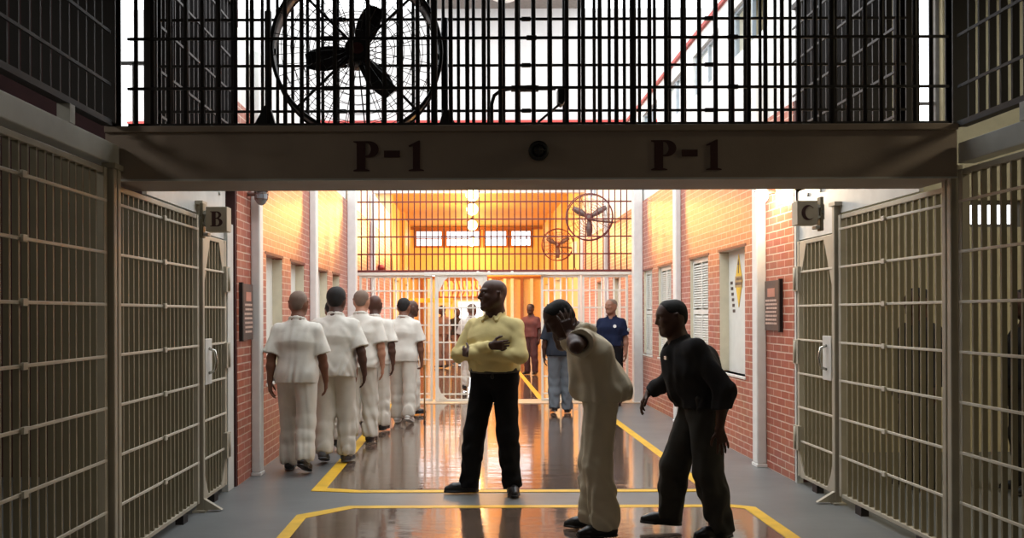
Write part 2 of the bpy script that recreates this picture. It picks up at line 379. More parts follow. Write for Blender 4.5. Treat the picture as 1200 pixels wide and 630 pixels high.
sash(41, 4.75, 5.25, 3.3, 5.2, 9.6, 'tall bright window behind the upper cage on the sign C side', (3.9,))
sash(42, 5.55, 6.15, 2.5, 2.8, 9.6, 'bright strip window in the dayroom nearest the corner post', ())
sash(43, 6.25, 6.9, 2.5, 2.8, 9.6, 'bright middle strip window in the dayroom', ())
sash(44, 7.0, 7.6, 2.5, 2.8, 9.6, 'bright strip window in the dayroom at the far side', ())

def tube_light(x, y, z, w, energy, label, tint=(1, 0.93, 0.82)):
    t = thing('ceiling_light', (x, y, z), label, 'light')
    MB().box(-0.65, 0.65, -0.12, 0.12, 0.03, 0.09).build('housing', M['white'], t, bevel=0.01)
    MB().tube([(-0.6, -0.05, 0), (0.6, -0.05, 0)], 0.018).tube([(-0.6, 0.05, 0), (0.6, 0.05, 0)], 0.018).build('tube', M['tube'], t)
    MB().tube([(-0.4, 0, 0.09), (-0.4, 0, 4.4 - z)], 0.008).tube([(0.4, 0, 0.09), (0.4, 0, 4.4 - z)], 0.008).build('hanger', M['darksteel'], t)
    L = bpy.data.lights.new('fluorescent', 'AREA'); L.shape = 'RECTANGLE'; L.size = 1.2; L.size_y = 0.2; L.energy = energy; L.color = tint
    o = bpy.data.objects.new('fluorescent_light', L); COL.objects.link(o); o.location = (x, y, z - 0.03)
tube_light(0.4, -1.5, 4.0, 1, 27, 'added unseen fill light behind the viewpoint')  # unseen lamp, added to lift the dim gates and beam
tube_light(-4.8, 3.5, 4.0, 1, 48, 'fluorescent ceiling light in the cell area by sign B')
tube_light(5.9, 4.5, 4.0, 1, 105, 'fluorescent ceiling light in the dayroom by sign C', (1, 0.86, 0.6))

# ------------------------------------------------------------------ overhead beam with writing
BY0, BY1, BZ0, BZ1 = 5.2, 5.65, 2.37, 2.70
bx0, bx1 = -2.23, 2.96
beam = thing('overhead_beam', (0, BY0, BZ0), 'long grey-brown overhead beam across the corridor reading P-1 twice', 'beam')
beam['kind'] = 'structure'
g = MB().box(bx0, bx1, 0, BY1-BY0, 0, 0.29); g.build('beam_body', M['beam'], beam)
g = MB().box(bx0, bx1, -0.02, BY1-BY0+0.02, 0.292, BZ1-BZ0); g.build('top_flange', M['beam'], beam, bevel=0.004)
g = MB().box(bx0, bx1, -0.008, -0.001, -0.004, 0.008); g.build('edge_strip', M['header'], beam)

def glyph(name, splines, parent, mat, loc, s, depth=0.003, rotz=0):
    cu = bpy.data.curves.new(name, 'CURVE'); cu.dimensions = '2D'; cu.fill_mode = 'BOTH'; cu.extrude = depth
    for pts in splines:
        sp = cu.splines.new('POLY'); sp.points.add(len(pts)-1); sp.use_cyclic_u = True
        for p, q in zip(sp.points, pts): p.co = (q[0]*s, q[1]*s, 0, 1)
    tmp = bpy.data.objects.new('tmp', cu)
    COL.objects.link(tmp); dg = bpy.context.evaluated_depsgraph_get()
    me = bpy.data.meshes.new_from_object(tmp.evaluated_get(dg)); bpy.data.objects.remove(tmp)
    me.name = name; me.materials.clear(); me.materials.append(mat)
    o = bpy.data.objects.new(name, me); COL.objects.link(o); o.parent = parent
    o.location = loc; o.rotation_euler = (PI/2, 0, rotz)
    return o
def arc(cx, cy, rx, ry, a0, a1, n=24): return [(cx + rx*math.cos(math.radians(a0+(a1-a0)*i/n)), cy + ry*math.sin(math.radians(a0+(a1-a0)*i/n))) for i in range(n+1)]
# P-1 (units: glyph height 370)
def text_p1():
    P = [(0, 370), (0, 358), (40, 345), (40, 25), (0, 12), (0, 0), (200, 0), (200, 12), (148, 25), (148, 170)] + arc(190, 270, 122, 100, -80, 90, 22)
    Ph = [(150, 190)] + arc(155, 270, 60, 82, -75, 75, 16) + [(150, 352)]
    hy = [(378, 170), (575, 170), (575, 252), (378, 252)]
    one = [(680, 312), (690, 300), (735, 312), (735, 25), (682, 12), (682, 0), (872, 0), (872, 12), (824, 25), (824, 375), (805, 375)]
    return [P, Ph, hy, one]
for x in (415, 763.5):
    glyph('lettering', text_p1(), beam, M['letter'], ((x-553)*0.0052, -0.0035, 0.053), 0.182/370)
bell = thing('beam_lamp', (0.408, BY0, 2.538), 'small round black guarded fitting on the face of the beam', 'fitting')
MB().ring((0, -0.03, 0), 0.046, 0.016, 'y', 32, 10).build('rim', M['black'], bell)
MB().tube([(0, 0, 0), (0, -0.035, 0)], 0.045, 24).build('body', M['black'], bell)
MB().ball((0, -0.038, 0), 0.03, 16, 10, sy=0.5).build('lens', M['darksteel'], bell)
wg = MB().tube([(-0.045, -0.04, 0), (0, -0.062, 0), (0.045, -0.04, 0)], 0.004, 6).tube([(0, -0.04, -0.045), (0, -0.066, 0), (0, -0.04, 0.045)], 0.004, 6)
wg.build('guard', M['black'], bell)

# ------------------------------------------------------------------ gates
RZ = [0.09 + 0.305*k for k in range(8)]
def gate(y0, y1, X, side, label, ztop=2.34, door=False, hinge_far=True, barpitch=None, group=None):
    """side=+1: corridor is at +X of the gate."""
    root = thing('cell_gate', (X, (y0+y1)/2, 0), label, 'gate')
    h = (y1-y0)/2; d = side
    f = MB()
    f.box(-0.025, 0.025, -h, -h+0.045, 0.07, ztop); f.box(-0.025, 0.025, h-0.045, h, 0.07, ztop)
    f.box(-0.02, 0.02, -h+0.045, h-0.045, 0.065, 0.095); f.box(-0.02, 0.02, -h+0.045, h-0.045, ztop-0.035, ztop)
    f.build('frame', M['gate'], root, bevel=0.004)
    n = max(2, int(round((2*h-0.09)/(0.084 if d > 0 else 0.092))))
    bar = MB().box(-0.015, 0.015, -0.008, 0.008, 0.09, ztop-0.03)
    if d < 0: bar = MB().box(-0.016, 0.014, -0.0075, 0.0075, 0.09, ztop-0.03)
    me = bar.mesh('bar', M['gate_bar'])
    for i in range(1, n):
        inst(me, 'bar', root, (0, -h+0.045 + (2*h-0.09)*i/n, 0))
    for z in RZ:
        if z > ztop-0.08 or z < 0.1: continue
        r = MB().box(d*0.016, d*0.028, -h+0.01, h-0.01, z-0.009, z+0.009)
        if not door: r.box(d*0.03, d*0.046, -0.022, 0.022, z-0.018, z+0.018)
        r.build('rail', M['gate_rail_lit'], root, bevel=0.003)
    if door:
        for sgn in (-1, 1):      # cut-corner gusset plates
            yy = sgn*(h-0.045)
            MB().prism([(yy, ztop-0.03), (yy, ztop-0.42), (yy-sgn*0.05, ztop-0.3), (yy-sgn*0.16, ztop-0.03)], 'x', d*0.012, d*0.022).build('gusset', M['gate'], root)
            MB().prism([(yy, 0.09), (yy, 0.3), (yy-sgn*0.04, 0.2), (yy-sgn*0.11, 0.09)], 'x', d*0.012, d*0.022).build('gusset', M['gate'], root)
        s = -1 if hinge_far else 1     # handle side
        hy = s*(h-0.12)
        MB().box(d*0.022, d*0.036, hy-0.085, hy+0.085, 0.99, 1.36).build('lock_plate', M['header'], root, bevel=0.004)
        hd = MB().tube([(d*0.036, hy, 1.08), (d*0.085, hy, 1.1), (d*0.1, hy, 1.18), (d*0.085, hy, 1.26), (d*0.036, hy, 1.28)], 0.012, 10)
        hd.build('handle', M['chrome'], root)
        for z in (0.42, 1.2, 1.86):
            MB().box(d*0.018, d*0.05, -s*(h-0.02)-0.06, -s*(h-0.02)+0.06, z-0.11, z+0.11).tube([(d*0.05, -s*(h-0.02), z-0.1), (d*0.05, -s*(h-0.02), z+0.1)], 0.016).build('hinge', M['gate'], root)
    for yy in ((-0.6*h, 0.55*h) if not door else (0.0,)):
        MB().box(-0.03, 0.03, yy-0.05, yy+0.05, 0.0, 0.066).build('floor_block', M['darksteel'], root)
    return root
gate(3.1, 5.028, GL, 1, 'tan barred gate panel at the edge of the picture on the sign B side', 2.42)
gate(1.1, 3.08, GL, 1, 'tan barred gate panel beside the viewpoint on the sign B side', 2.42)
gate(5.152, 6.715, GL, 1, 'tan barred gate panel between the double post and the sign B post')
gate(6.80, 7.46, GL, 1, 'narrow tan barred gate door under sign B', 2.2, door=True)
gate(3.2, 5.205, GR, -1, 'tan barred gate panel at the edge of the picture on the sign C side', 2.42)
gate(1.2, 3.18, GR, -1, 'tan barred gate panel beside the viewpoint on the sign C side', 2.42)
gate(5.335, 6.905, GR, -1, 'tan barred gate panel between the double post and the sign C post')
gate(6.99, 7.78, GR, -1, 'narrow tan barred gate door under sign C', 2.2, door=True)
def post(x, y, label, double=False, foot=0):
    t = thing('gate_post', (x, y, 0), label, 'post')
    for dy in ((-0.03, 0.03) if double else (0,)):
        MB().box(-0.03, 0.03, dy-0.024, dy+0.024, 0.0, 2.42).build('post_tube', M['gate'], t, bevel=0.008)
    if foot:
        MB().box(-0.05, 0.05, -0.06, 0.06, 0.0, 0.014).prism([(0.03, 0.014), (foot*0.17, 0.014), (0.03, 0.1)] if foot > 0 else [(-0.03, 0.014), (-0.03, 0.1), (foot*0.17, 0.014)], 'y', -0.02, 0.02).build('foot_plate', M['gate'], t)
    MB().box(-0.04, 0.04, -0.06, 0.06, 2.42, 2.45).build('cap_plate', M['gate'], t)
post(GL+0.03, 5.09, 'double tan gate post under the beam end on the sign B side', True)
post(GR-0.03, 5.27, 'double tan gate post under the beam end on the sign C side', True)
post(GL+0.02, 6.755, 'single tan gate post beside sign B', False, 1)
post(GR-0.02, 6.945, 'single tan gate post beside sign C', False, -1)
# header plates over the gates
def header(n, X, d, y0, y1, lab):
    h = MB()
    h.box(X-0.05, X+0.05, y0, y1, 2.455, 2.58)
    struct('trim_%d' % n, h, M['header'], lab, 'trim', bevel=0.006)
header(30, GL-0.02, 1, 1.0, 5.19, 'grey steel header over the near gates on the sign B side')
header(31, GR+0.02, -1, 1.0, 5.19, 'grey steel header over the near gates on the sign C side')
hp = MB().box(GL-0.03, GL+0.0, 5.7, 7.52, 2.36, 2.66); hp.box(GL-0.03, GL, 6.80, 7.52, 2.215, 2.36)
for i in range(7): hp.tube([(GL, 5.9+i*0.24, 2.6), (GL+0.015, 5.9+i*0.24, 2.6)], 0.018, 8)
struct('trim_32', hp, M['header'], 'pale bolted header plate behind the beam on the sign B side', 'trim')
hp = MB().box(GR, GR+0.03, 5.7, 7.86, 2.36, 2.66); hp.box(GR, GR+0.03, 6.99, 7.86, 2.215, 2.36)
for i in range(7): hp.tube([(GR-0.015, 5.9+i*0.28, 2.6), (GR, 5.9+i*0.28, 2.6)], 0.018, 8)
struct('trim_33', hp, M['header'], 'pale bolted header plate behind the beam on the sign C side', 'trim')
struct('trim_34', MB().box(GL-0.03, GL+0.03, 7.48, 7.66, 0, 2.36), M['header'], 'pale door jamb between the sign B gate door and the brick', 'trim', bevel=0.005)
struct('trim_35', MB().box(GR-0.03, GR+0.03, 7.79, 7.83, 0, 2.36), M['header'], 'thin pale door jamb between the sign C gate door and the brick', 'trim')

# letter signs
def letter_sign(x, y, z, splines, label, d, w):
    t = thing('letter_sign', (x, y, z), label, 'sign')
    MB().box(-0.082, 0.082, -0.06, 0.06, -0.095, 0.095).build('sign_box', M['signface'], t, bevel=0.004)
    glyph('lettering', splines, t, M['letter'], (-w/2, -0.0615, -0.058), 0.116/370, 0.0015)
    br = MB(); br.box(-d*0.082, -d*0.15, -0.02, 0.02, -0.05, 0.07)
    for k in range(3): br.tube([(-d*(0.1+0.03*(k % 2)), -0.02, -0.03+k*0.04), (-d*(0.1+0.03*(k % 2)), -0.035, -0.03+k*0.04)], 0.012, 8)
    br.build('bracket', M['header'], t)
    lk = MB().box(-d*0.11, -d*0.138, -0.035, 0.035, -0.14, 0.13); lk.build('lock_case', M['gate_bar'], t, bevel=0.006)
    lb = MB().box(-d*0.075, -d*0.11, -0.03, 0.05, -0.10, -0.125); lb.build('lock_arm', M['header'], t, bevel=0.004)
Bo = [(0, 370), (0, 358), (42, 345), (42, 25), (0, 12), (0, 0)] + arc(180, 102, 125, 102, -90, 68, 18) + arc(170, 285, 105, 85, -62, 90, 18)
Bh1 = [(140, 25)] + arc(160, 105, 62, 80, -80, 80, 12) + [(140, 186)]
Bh2 = [(140, 212)] + arc(150, 280, 58, 66, -75, 75, 12) + [(140, 346)]
Co = arc(170, 185, 165, 190, 35, 325, 40) + [(300, 62)] + list(reversed(arc(215, 185, 118, 158, 62, 298, 36))) + [(290, 300), (300, 385)][:1]
letter_sign((256.5-553)*0.00662, 6.62, 1.55+(368-259)*0.00678, [Bo, Bh1, Bh2], 'small tan sign box with a dark letter B projecting over the gate door', 1, 0.095)
letter_sign((943.5-553)*0.00681, 6.81, 1.55+(368-252)*0.00685, [Co], 'small tan sign box with a dark letter C projecting over the gate door', -1, 0.1)

# ------------------------------------------------------------------ upper cages
def side_cage(X, y0, y1, label, mat, z0=2.70, z1=4.36, d=1, uprights=True):
    t = thing('cage_screen', (X, y0, z0), label, 'barred screen')
    n = int(round((y1-y0)/0.1016)); me = MB().box(-0.02, 0.02, -0.007, 0.007, 0.0, z1-z0).mesh('bar', mat)
    for i in range(1, n): inst(me, 'bar', t, (0, (y1-y0)*i/n, 0))
    zz = 0.225
    while zz < z1-z0:
        MB().box(d*0.02, d*0.028, 0, y1-y0, zz-0.009, zz+0.009).build('rail', mat, t); zz += 0.31
    MB().box(-0.03, 0.03, 0, y1-y0, -0.02, 0.015).build('bottom_rail', mat, t); MB().box(-0.03, 0.03, 0, y1-y0, z1-z0-0.02, z1-z0+0.03).build('top_rail', mat, t)
    if uprights:
        for k in range(5):
            yy = 0.25 + k*0.78
            if yy < y1-y0: MB().box(-0.035, 0.035, yy-0.03, yy+0.03, -0.12, -0.02).build('bracket', M['header'], t)
side_cage(GL, 1.2, 5.08, 'dark upper barred screen above the near gates on the sign B side', M['darksteel'])
side_cage(GR, 1.2, 5.2, 'dark upper barred screen above the near gates on the sign C side', M['darksteel'], d=-1)
side_cage(GL, 5.9, 7.75, 'dark upper barred screen behind the front bars on the sign B side', M['darksteel'], uprights=False)
side_cage(GR, 5.9, 7.87, 'dark upper barred screen behind the front bars on the sign C side', M['darksteel'], d=-1, uprights=False)
side_cage(GL-0.42, 6.95, 8.15, 'second dark barred screen outside the upper cage on the sign B side', M['darksteel'], uprights=False)
side_cage(GR+0.42, 6.95, 8.6, 'second dark barred screen outside the upper cage on the sign C side', M['darksteel'], d=-1, uprights=False)
for i, (x, y, lab) in enumerate(((GL, 5.14, 'dark corner post above the beam end on the sign B side'), (GL, 5.82, 'dark post behind the corner post on the sign B side'),
                                 (GR, 5.26, 'dark corner post above the beam end on the sign C side'), (GR, 5.82, 'dark post behind the corner post on the sign C side'))):
    p = MB(); p.box(x-0.045, x+0.045, y-0.045, y-0.033, 2.70, 4.4); p.box(x-0.045, x+0.045, y+0.033, y+0.045, 2.70, 4.4); p.box(x-0.006, x+0.006, y-0.033, y+0.033, 2.70, 4.4)
    if i in (1, 3): p.box(x-0.045, x+0.045, y-0.045, y+0.045, 2.58, 2.70)
    struct('column_%d' % (i+1), p, M['darksteel'], lab, 'post')

def front_grille(Y, r, rails, phase, label, z0, z1, stiles):
    x0, x1 = -2.1, 2.92
    t = thing('barred_grille', (0, Y, z0), label, 'barred screen')
    me = MB().tube([(0, 0, 0), (0, 0, z1-z0)], r, 8).mesh('bar', M['darksteel'])
    me2 = MB().tube([(0, 0, 0), (0, 0, z1-z0)], r*1.5, 8).mesh('stile', M['darksteel'])
    x = x0 + phase
    while x < x1:
        st = any(abs(x-s) < 0.0508 for s in stiles)
        inst(me2 if st else me, 'stile' if st else 'bar', t, (x, 0, 0)); x += 0.1016
    for z in rails:
        m_ = MB().box(x0, x1, -r-0.012, -r, z-z0-0.008, z-z0+0.008)
        for kx in (-0.87, 0.37, 1.6): m_.box(kx-0.03, kx+0.03, -r-0.016, -r+0.002, z-z0-0.013, z-z0+0.013)
        m_.build('rail', M['darksteel'], t)
    MB().box(x0, x1, -0.02, 0.02, z1-z0, z1-z0+0.03).build('top_rail', M['darksteel'], t)
    MB().box(x0, x1, -0.016, 0.016, 0, 0.02).build('bottom_rail', M['darksteel'], t)
    return t
front_grille(5.235, 0.0135, (2.933, 3.237, 3.54, 3.85, 4.15), 0.045, 'dark front barred screen standing on top of the beam', 2.702, 4.37, (-0.26, 0.98, 2.2))
front_grille(5.75, 0.0115, (2.915, 3.22, 3.53, 3.84, 4.15), 0.085, 'thinner dark barred screen just behind the one on top of the beam', 2.62, 4.37, ())
struct('trim_36', MB().box(-2.13, 2.94, 5.70, 5.80, 2.575, 2.618), M['darksteel'], 'dark steel angle carrying the second barred screen behind the beam', 'trim')

# ------------------------------------------------------------------ fans
def fan(name, loc, R, label, mats, depth, yaw, nspoke, blade_a, big):
    t = thing(name, loc, label, 'fan')
    t.rotation_euler = (0, 0, yaw)
    c = MB()
    for yy in (-depth/2, depth/2):
        c.ring((0, yy, 0), R, 0.012 if big else 0.012, 'y', 56, 8)
        for k in range(1, 9 if big else 8):
            c.ring((0, yy*(1+0.25*(1-k/9)), 0), R*k/9.0, 0.0022 if big else 0.003, 'y', 40, 4)
        for k in range(nspoke):
            a = 2*PI*k/nspoke + 0.1
            th = 0.0025 if big else 0.003
            c.tube([(R*0.14*math.cos(a), yy*1.25, R*0.14*math.sin(a)), (R*math.cos(a), yy, R*math.sin(a))], th, 4)
    c.build('guard', mats[0], t)
    if big:
        n = 56; vs = []; fs = []
        for i in range(n):
            a = 2*PI*i/n
            for rr, yy in ((R*1.0, -depth/2), (R*1.0, depth/2), (R*0.985, depth/2), (R*0.985, -depth/2)): vs.append((rr*math.cos(a), yy, rr*math.sin(a)))
        for i in range(n):
            j = (i+1) % n
            for q in range(4): fs.append((i*4+q, j*4+q, j*4+(q+1) % 4, i*4+(q+1) % 4))
        MB().add(vs, fs, True).build('drum', mats[0], t)
        for k in range(4):
            a = PI/4 + k*PI/2
            MB().tube([(R*0.12*math.cos(a), -depth/2*1.2, R*0.12*math.sin(a)), (R*math.cos(a), -depth/2, R*math.sin(a))], 0.009, 8).build('strut', mats[0], t)
    MB().tube([(0, -depth*0.62, 0), (0, -depth*0.56, 0), (0, depth*0.5, 0)], R*0.15, 24, rr=[R*0.11, R*0.15, R*0.15]).build('motor', mats[0], t)
    MB().tube([(0, -depth*0.66, 0), (0, -depth*0.62, 0)], R*0.07, 20).build('hub_cap', M['maroonsteel'] if big else mats[1], t)
    for k in range(3):
        a = blade_a + k*2*PI/3; vs = []; N = 10
        for i in range(N+1):
            q = R*(0.12 + (0.50 if big else 0.72)*i/N); w = R*(0.06 + 0.10*math.sin(PI*min(1, 0.15+0.75*i/N))); tw = 0.7 - 0.35*i/N
            for sgn, th in ((-1, -0.003), (1, -0.003), (1, 0.003), (-1, 0.003)):
                u = sgn*w*math.cos(tw); y = sgn*w*math.sin(tw)*0.35 + th
                vs.append((q*math.cos(a) - u*math.sin(a), y, q*math.sin(a) + u*math.cos(a)))
        fs = []
        for i in range(N):
            for q in range(4): fs.append((i*4+q, i*4+(q+1) % 4, (i+1)*4+(q+1) % 4, (i+1)*4+q))
        fs.append((0, 1, 2, 3)); fs.append(tuple(N*4+q for q in (3, 2, 1, 0)))
        MB().add(vs, fs, True).build('blade', mats[1], t)
    return t
FY = 5.47
bf = fan('drum_fan', ((420-553)*FY/1000, FY, 1.55+(368-63)*FY/1000), 0.53, 'large black drum fan standing behind the upper bars', (M['black'], M['fanblade']), 0.2, 0.12, 24, 1.22, True)
for sgn in (-1, 1):
    s = MB().tube([(sgn*0.56, 0, 0.25), (sgn*0.56, 0, -0.42), (sgn*0.56, 0, -0.46)], 0.022, 10)
    s.prism([(sgn*0.545, -0.36), (sgn*0.575, -0.36), (sgn*0.66, -0.515), (sgn*0.50, -0.515)], 'y', -0.07, 0.07)
    s.tube([(sgn*0.56, 0, 0.0), (sgn*0.51, 0, 0.0)], 0.02, 10)
    s.build('stand_leg', M['black'], bf)
def wall_fan(y, z, x, R, label):
    t = fan('wall_fan', (x, y, z), R, label, (M['maroonsteel'], M['fangrey']), 0.16, -0.25, 20, -PI/2, False)
    t['group'] = 'wall fans behind the barred screen'
    xe = XR - x if y < 23 else HR_ - x
    MB().tube([(0, 0.1, 0), (0.05, 0.16, -0.05), (xe*0.9, 0.16+xe*0.22, -0.1)], 0.02, 10).build('wall_arm', M['fangrey'], t)
wall_fan(17.75, 3.56, 2.45, 0.48, 'round wall fan nearer the barred screen, the larger-looking of the two')
wall_fan(24.3, 3.52, 2.45, 0.45, 'round wall fan deeper in the hall, the smaller-looking of the two')
# flood lamp on a bent pipe standing on the beam
fp = thing('flood_lamp', (0.2, 5.42, 2.70), 'dark floodlight on a bent pipe arm behind the upper bars', 'lamp')
zz = lambda y: 1.55 + (368-y)*0.00542 - 2.70
xx = lambda x: (x-553)*0.00542 - 0.2
MB().tube([(xx(577), 0, 0), (xx(577), 0, zz(122)), (xx(580), 0, zz(112)), (xx(588), 0, zz(106)), (xx(600), 0, zz(104)), (xx(652), 0, zz(104))], 0.012, 10).build('pipe_arm', M['black'], fp)
MB().box(xx(600), xx(632), -0.018, 0.018, zz(107), zz(101)).build('clamp', M['black'], fp)
MB().prism([(xx(654), zz(105)), (xx(667), zz(106)), (xx(665), zz(117)), (xx(659), zz(125)), (xx(654), zz(122))], 'y', -0.05, 0.05).build('lamp_head', M['black'], fp, bevel=0.006)
MB().tube([(xx(656), 0, zz(123)), (xx(632), 0, zz(143)), (xx(630), 0, zz(147))], 0.008, 8).build('brace', M['black'], fp)

# ------------------------------------------------------------------ wall furniture in the corridor
def pilaster(x0, x1, y0, y1, label, top=HB+0.6):
    t = thing('wall_column', ((x0+x1)/2, (y0+y1)/2, 0), label, 'column'); t['kind'] = 'structure'
    a, b = (x1-x0)/2, (y1-y0)/2
    MB().box(-a, a, -b, b, 0.03, top).build('shaft', M['white'], t, bevel=0.015)
    MB().box(-a-0.005, a+0.005, -b-0.01, b+0.01, 0, 0.03).build('base_plate', M['white'], t, bevel=0.004)
pilaster(XR-0.10, XR, 8.60, 8.75, 'white wall column beside the plaque, near the lamp')
pilaster(XR-0.08, XR, 12.1, 12.28, 'white wall column between the shuttered windows')
pilaster(XR-0.16, XR, 14.8, 15.0, 'white wall column where the barred screen meets the shuttered wall')
pilaster(XL, XL+0.09, 8.22, 8.36, 'white wall column beside the plaque, next to the first man in white')
pilaster(XL, XL+0.09, 11.2, 11.36, 'white wall column between the cream windows')
pilaster(XL, XL+0.15, 14.6, 14.8, 'white wall column where the barred screen meets the wall beside the men in white')
pilaster(XR-0.08, XR, 18.6, 18.75, 'white wall column behind the screen under the nearer wall fan')
pilaster(XR-0.08, XR, 22.7, 22.85, 'white wall column at the mouth of the hall')
pilaster(XL, XL+0.09, 18.0, 18.16, 'white wall column behind the screen on the plain brick side')

def recess(X, d, y0, y1, z0, z1, n, style, label):
    """infill of a window opening; d=+1: the recess goes toward +X (right wall)."""
    t = thing('window_%d' % n, (X + d*0.11, (y0+y1)/2, z0), label, 'window'); t['kind'] = 'structure'
    h = (y1-y0)/2; H = z1-z0
    ln = MB()      # lining
    ln.box(-d*0.105, d*0.03, h-0.012, h-0.001, 0.01, H-0.01); ln.box(-d*0.105, d*0.03, -h+0.001, -h+0.012, 0.01, H-0.01)
    ln.build('lining', M['cream'], t)
    sl = MB().box(-d*0.125, d*0.03, -h-0.03, h+0.03, -0.03, 0.0); sl.build('sill', M['shutter'], t, bevel=0.004)
    lt = MB().box(-d*0.114, d*0.03, -h-0.04, h+0.04, H+0.001, H+0.03); lt.build('lintel', M['maroonsteel'], t)
    if style == 'panel':
        MB().box(0, d*0.02, -h+0.012, h-0.012, 0.0, H).build('panel', M['shutter'], t)
    else:
        off = -0.07*d
        f = MB()
        for yy in (-h+0.015, -0.02, h-0.055): f.box(off, off+d*0.03, yy, yy+0.04, 0, H)
        for zz_ in (0, H*0.5-0.03, H-0.06): f.box(off, off+d*0.03, -h+0.055, -0.02, zz_, zz_+0.06); f.box(off, off+d*0.03, 0.02, h-0.055, zz_, zz_+0.06)
        f.build('shutter_frame', M['shutter'], t)
        s = MB()
        for a, b in ((-h+0.055, -0.02), (0.02, h-0.055)):
            z = 0.075
            while z < H-0.07:
                if not (H*0.5-0.05 < z < H*0.5+0.045):
                    s.add([(off+d*0.002, a, z-0.014), (off+d*0.028, a, z+0.012), (off+d*0.028, b, z+0.012), (off+d*0.002, b, z-0.014),
                           (off+d*0.002, a, z-0.009), (off+d*0.028, a, z+0.017), (off+d*0.028, b, z+0.017), (off+d*0.002, b, z-0.009)],
                          [(0,1,2,3),(4,7,6,5),(0,3,7,4),(1,5,6,2),(0,4,5,1),(3,2,6,7)])
                z += 0.032
        s.build('slats', M['shutter'], t)
        MB().box(d*0.0, d*0.02, -h+0.012, h-0.012, 0.0, H).build('backing', M['shutter'], t)
    return t
w1 = recess(XR, 1, *WR[0], RB, RT, 1, 'panel', 'boarded white window with a yellow diamond sign')
recess(XR, 1, *WR[1], RB, RT, 2, 'shutter', 'white shuttered window between the yellow diamond and the wall column')
recess(XR, 1, *WR[2], RB, RT, 3, 'shutter', 'white shuttered window just past the middle wall column')
recess(XR, 1, *WR[3], RB, RT, 4, 'shutter', 'white shuttered window nearest the barred screen')
recess(XR, 1, 17.2, 18.0, RB, RT, 9, 'panel', 'white window behind the barred screen, nearer one')
recess(XR, 1, 19.4, 20.2, RB, RT, 10, 'panel', 'white window behind the barred screen, deeper one')
recess(XL, -1, *WL[0], LB, LT, 5, 'panel', 'cream boarded window behind the first man in white')
recess(XL, -1, *WL[1], LB, LT, 6, 'panel', 'cream boarded window just before the middle wall column')
recess(XL, -1, *WL[2], LB, LT, 7, 'panel', 'cream boarded window just past the middle wall column')
recess(XL, -1, *WL[3], LB, LT, 8, 'panel', 'cream boarded window nearest the barred screen on the plain side')
# diamond sign on the boarded window
ds = thing('diamond_sign', (XR+0.105, 9.83, 1.92), 'yellow diamond warning sign with an upright arrow on the boarded window', 'sign')
MB().prism([(0, 0.31), (-0.13, 0), (0, -0.30), (0.13, 0)], 'x', -0.002, 0.004).build('diamond', M['yellowsign'], ds)
MB().box(-0.004, -0.002, -0.128, 0.128, -0.07, 0.06).build('band', M['tanband'], ds)
MB().prism([(0, 0.26), (-0.03, 0.19), (-0.01, 0.19), (-0.012, 0.09), (0.012, 0.09), (0.01, 0.19), (0.03, 0.19)], 'x', -0.005, -0.0022).build('arrow', M['plaque'], ds)
gm = MB(); random.seed(3)
for r_ in range(2):
    y = -0.11
    while y < 0.09:
        w = random.uniform(0.02, 0.035); gm.box(-0.0055, -0.0042, y, y+w, 0.012-r_*0.056, 0.045-r_*0.056); y += w + 0.014
gm.build('lettering', M['plaque'], ds)
ts = thing('stacked_notice', (XR+0.107, 10.08, 1.69), 'column of small dark lettering beside the yellow diamond', 'sign')
for r_ in range(6):
    gm = MB(); y0 = 0.03 - r_*0.018
    for q in range(3): gm.box(-0.003, 0.003, y0-0.04+q*0.028, y0-0.04+q*0.028+0.019, 0.2-r_*0.066, 0.236-r_*0.066)
    gm.build('lettering', M['plaque'], ts)

def plaque(X, d, y0, y1, z0, z1, label):
    t = thing('wall_plaque', (X - d*0.02, (y0+y1)/2, z0), label, 'plaque')
    h = (y1-y0)/2; H = z1-z0
    MB().box(-d*0.012, d*0.02, -h, h, 0, H).build('board', M['plaque'], t, bevel=0.003)
    MB().box(-d*0.014, d*0.02, -h-0.035, -h, -0.01, H+0.01).build('edge', M['black'], t)
    MB().box(-d*0.015, -d*0.012, -h*0.5, h*0.55, H-0.16, H-0.075).build('heading', M['plaquehead'], t)
    random.seed(5)
    for r_ in range(7):
        g = MB(); z = H-0.205-r_*(H-0.22)/7.2; y = -h*0.8 + random.uniform(0, 0.03)
        while y < h*0.75:
            w = random.uniform(0.02, 0.06); g.box(-d*0.015, -d*0.012, y, min(y+w, h*0.85), z, z+0.02); y += w + 0.011
        g.build('lettering', M['plaquetext'], t)
plaque(XR, 1, 8.18, 8.56, 1.38, 1.87, 'brown notice plaque with seven pale lines on the shuttered wall, by the sign C door')
plaque(XL, -1, 7.84, 8.18, 1.32, 1.84, 'brown notice plaque with faint lines on the wall beside the first man in white')

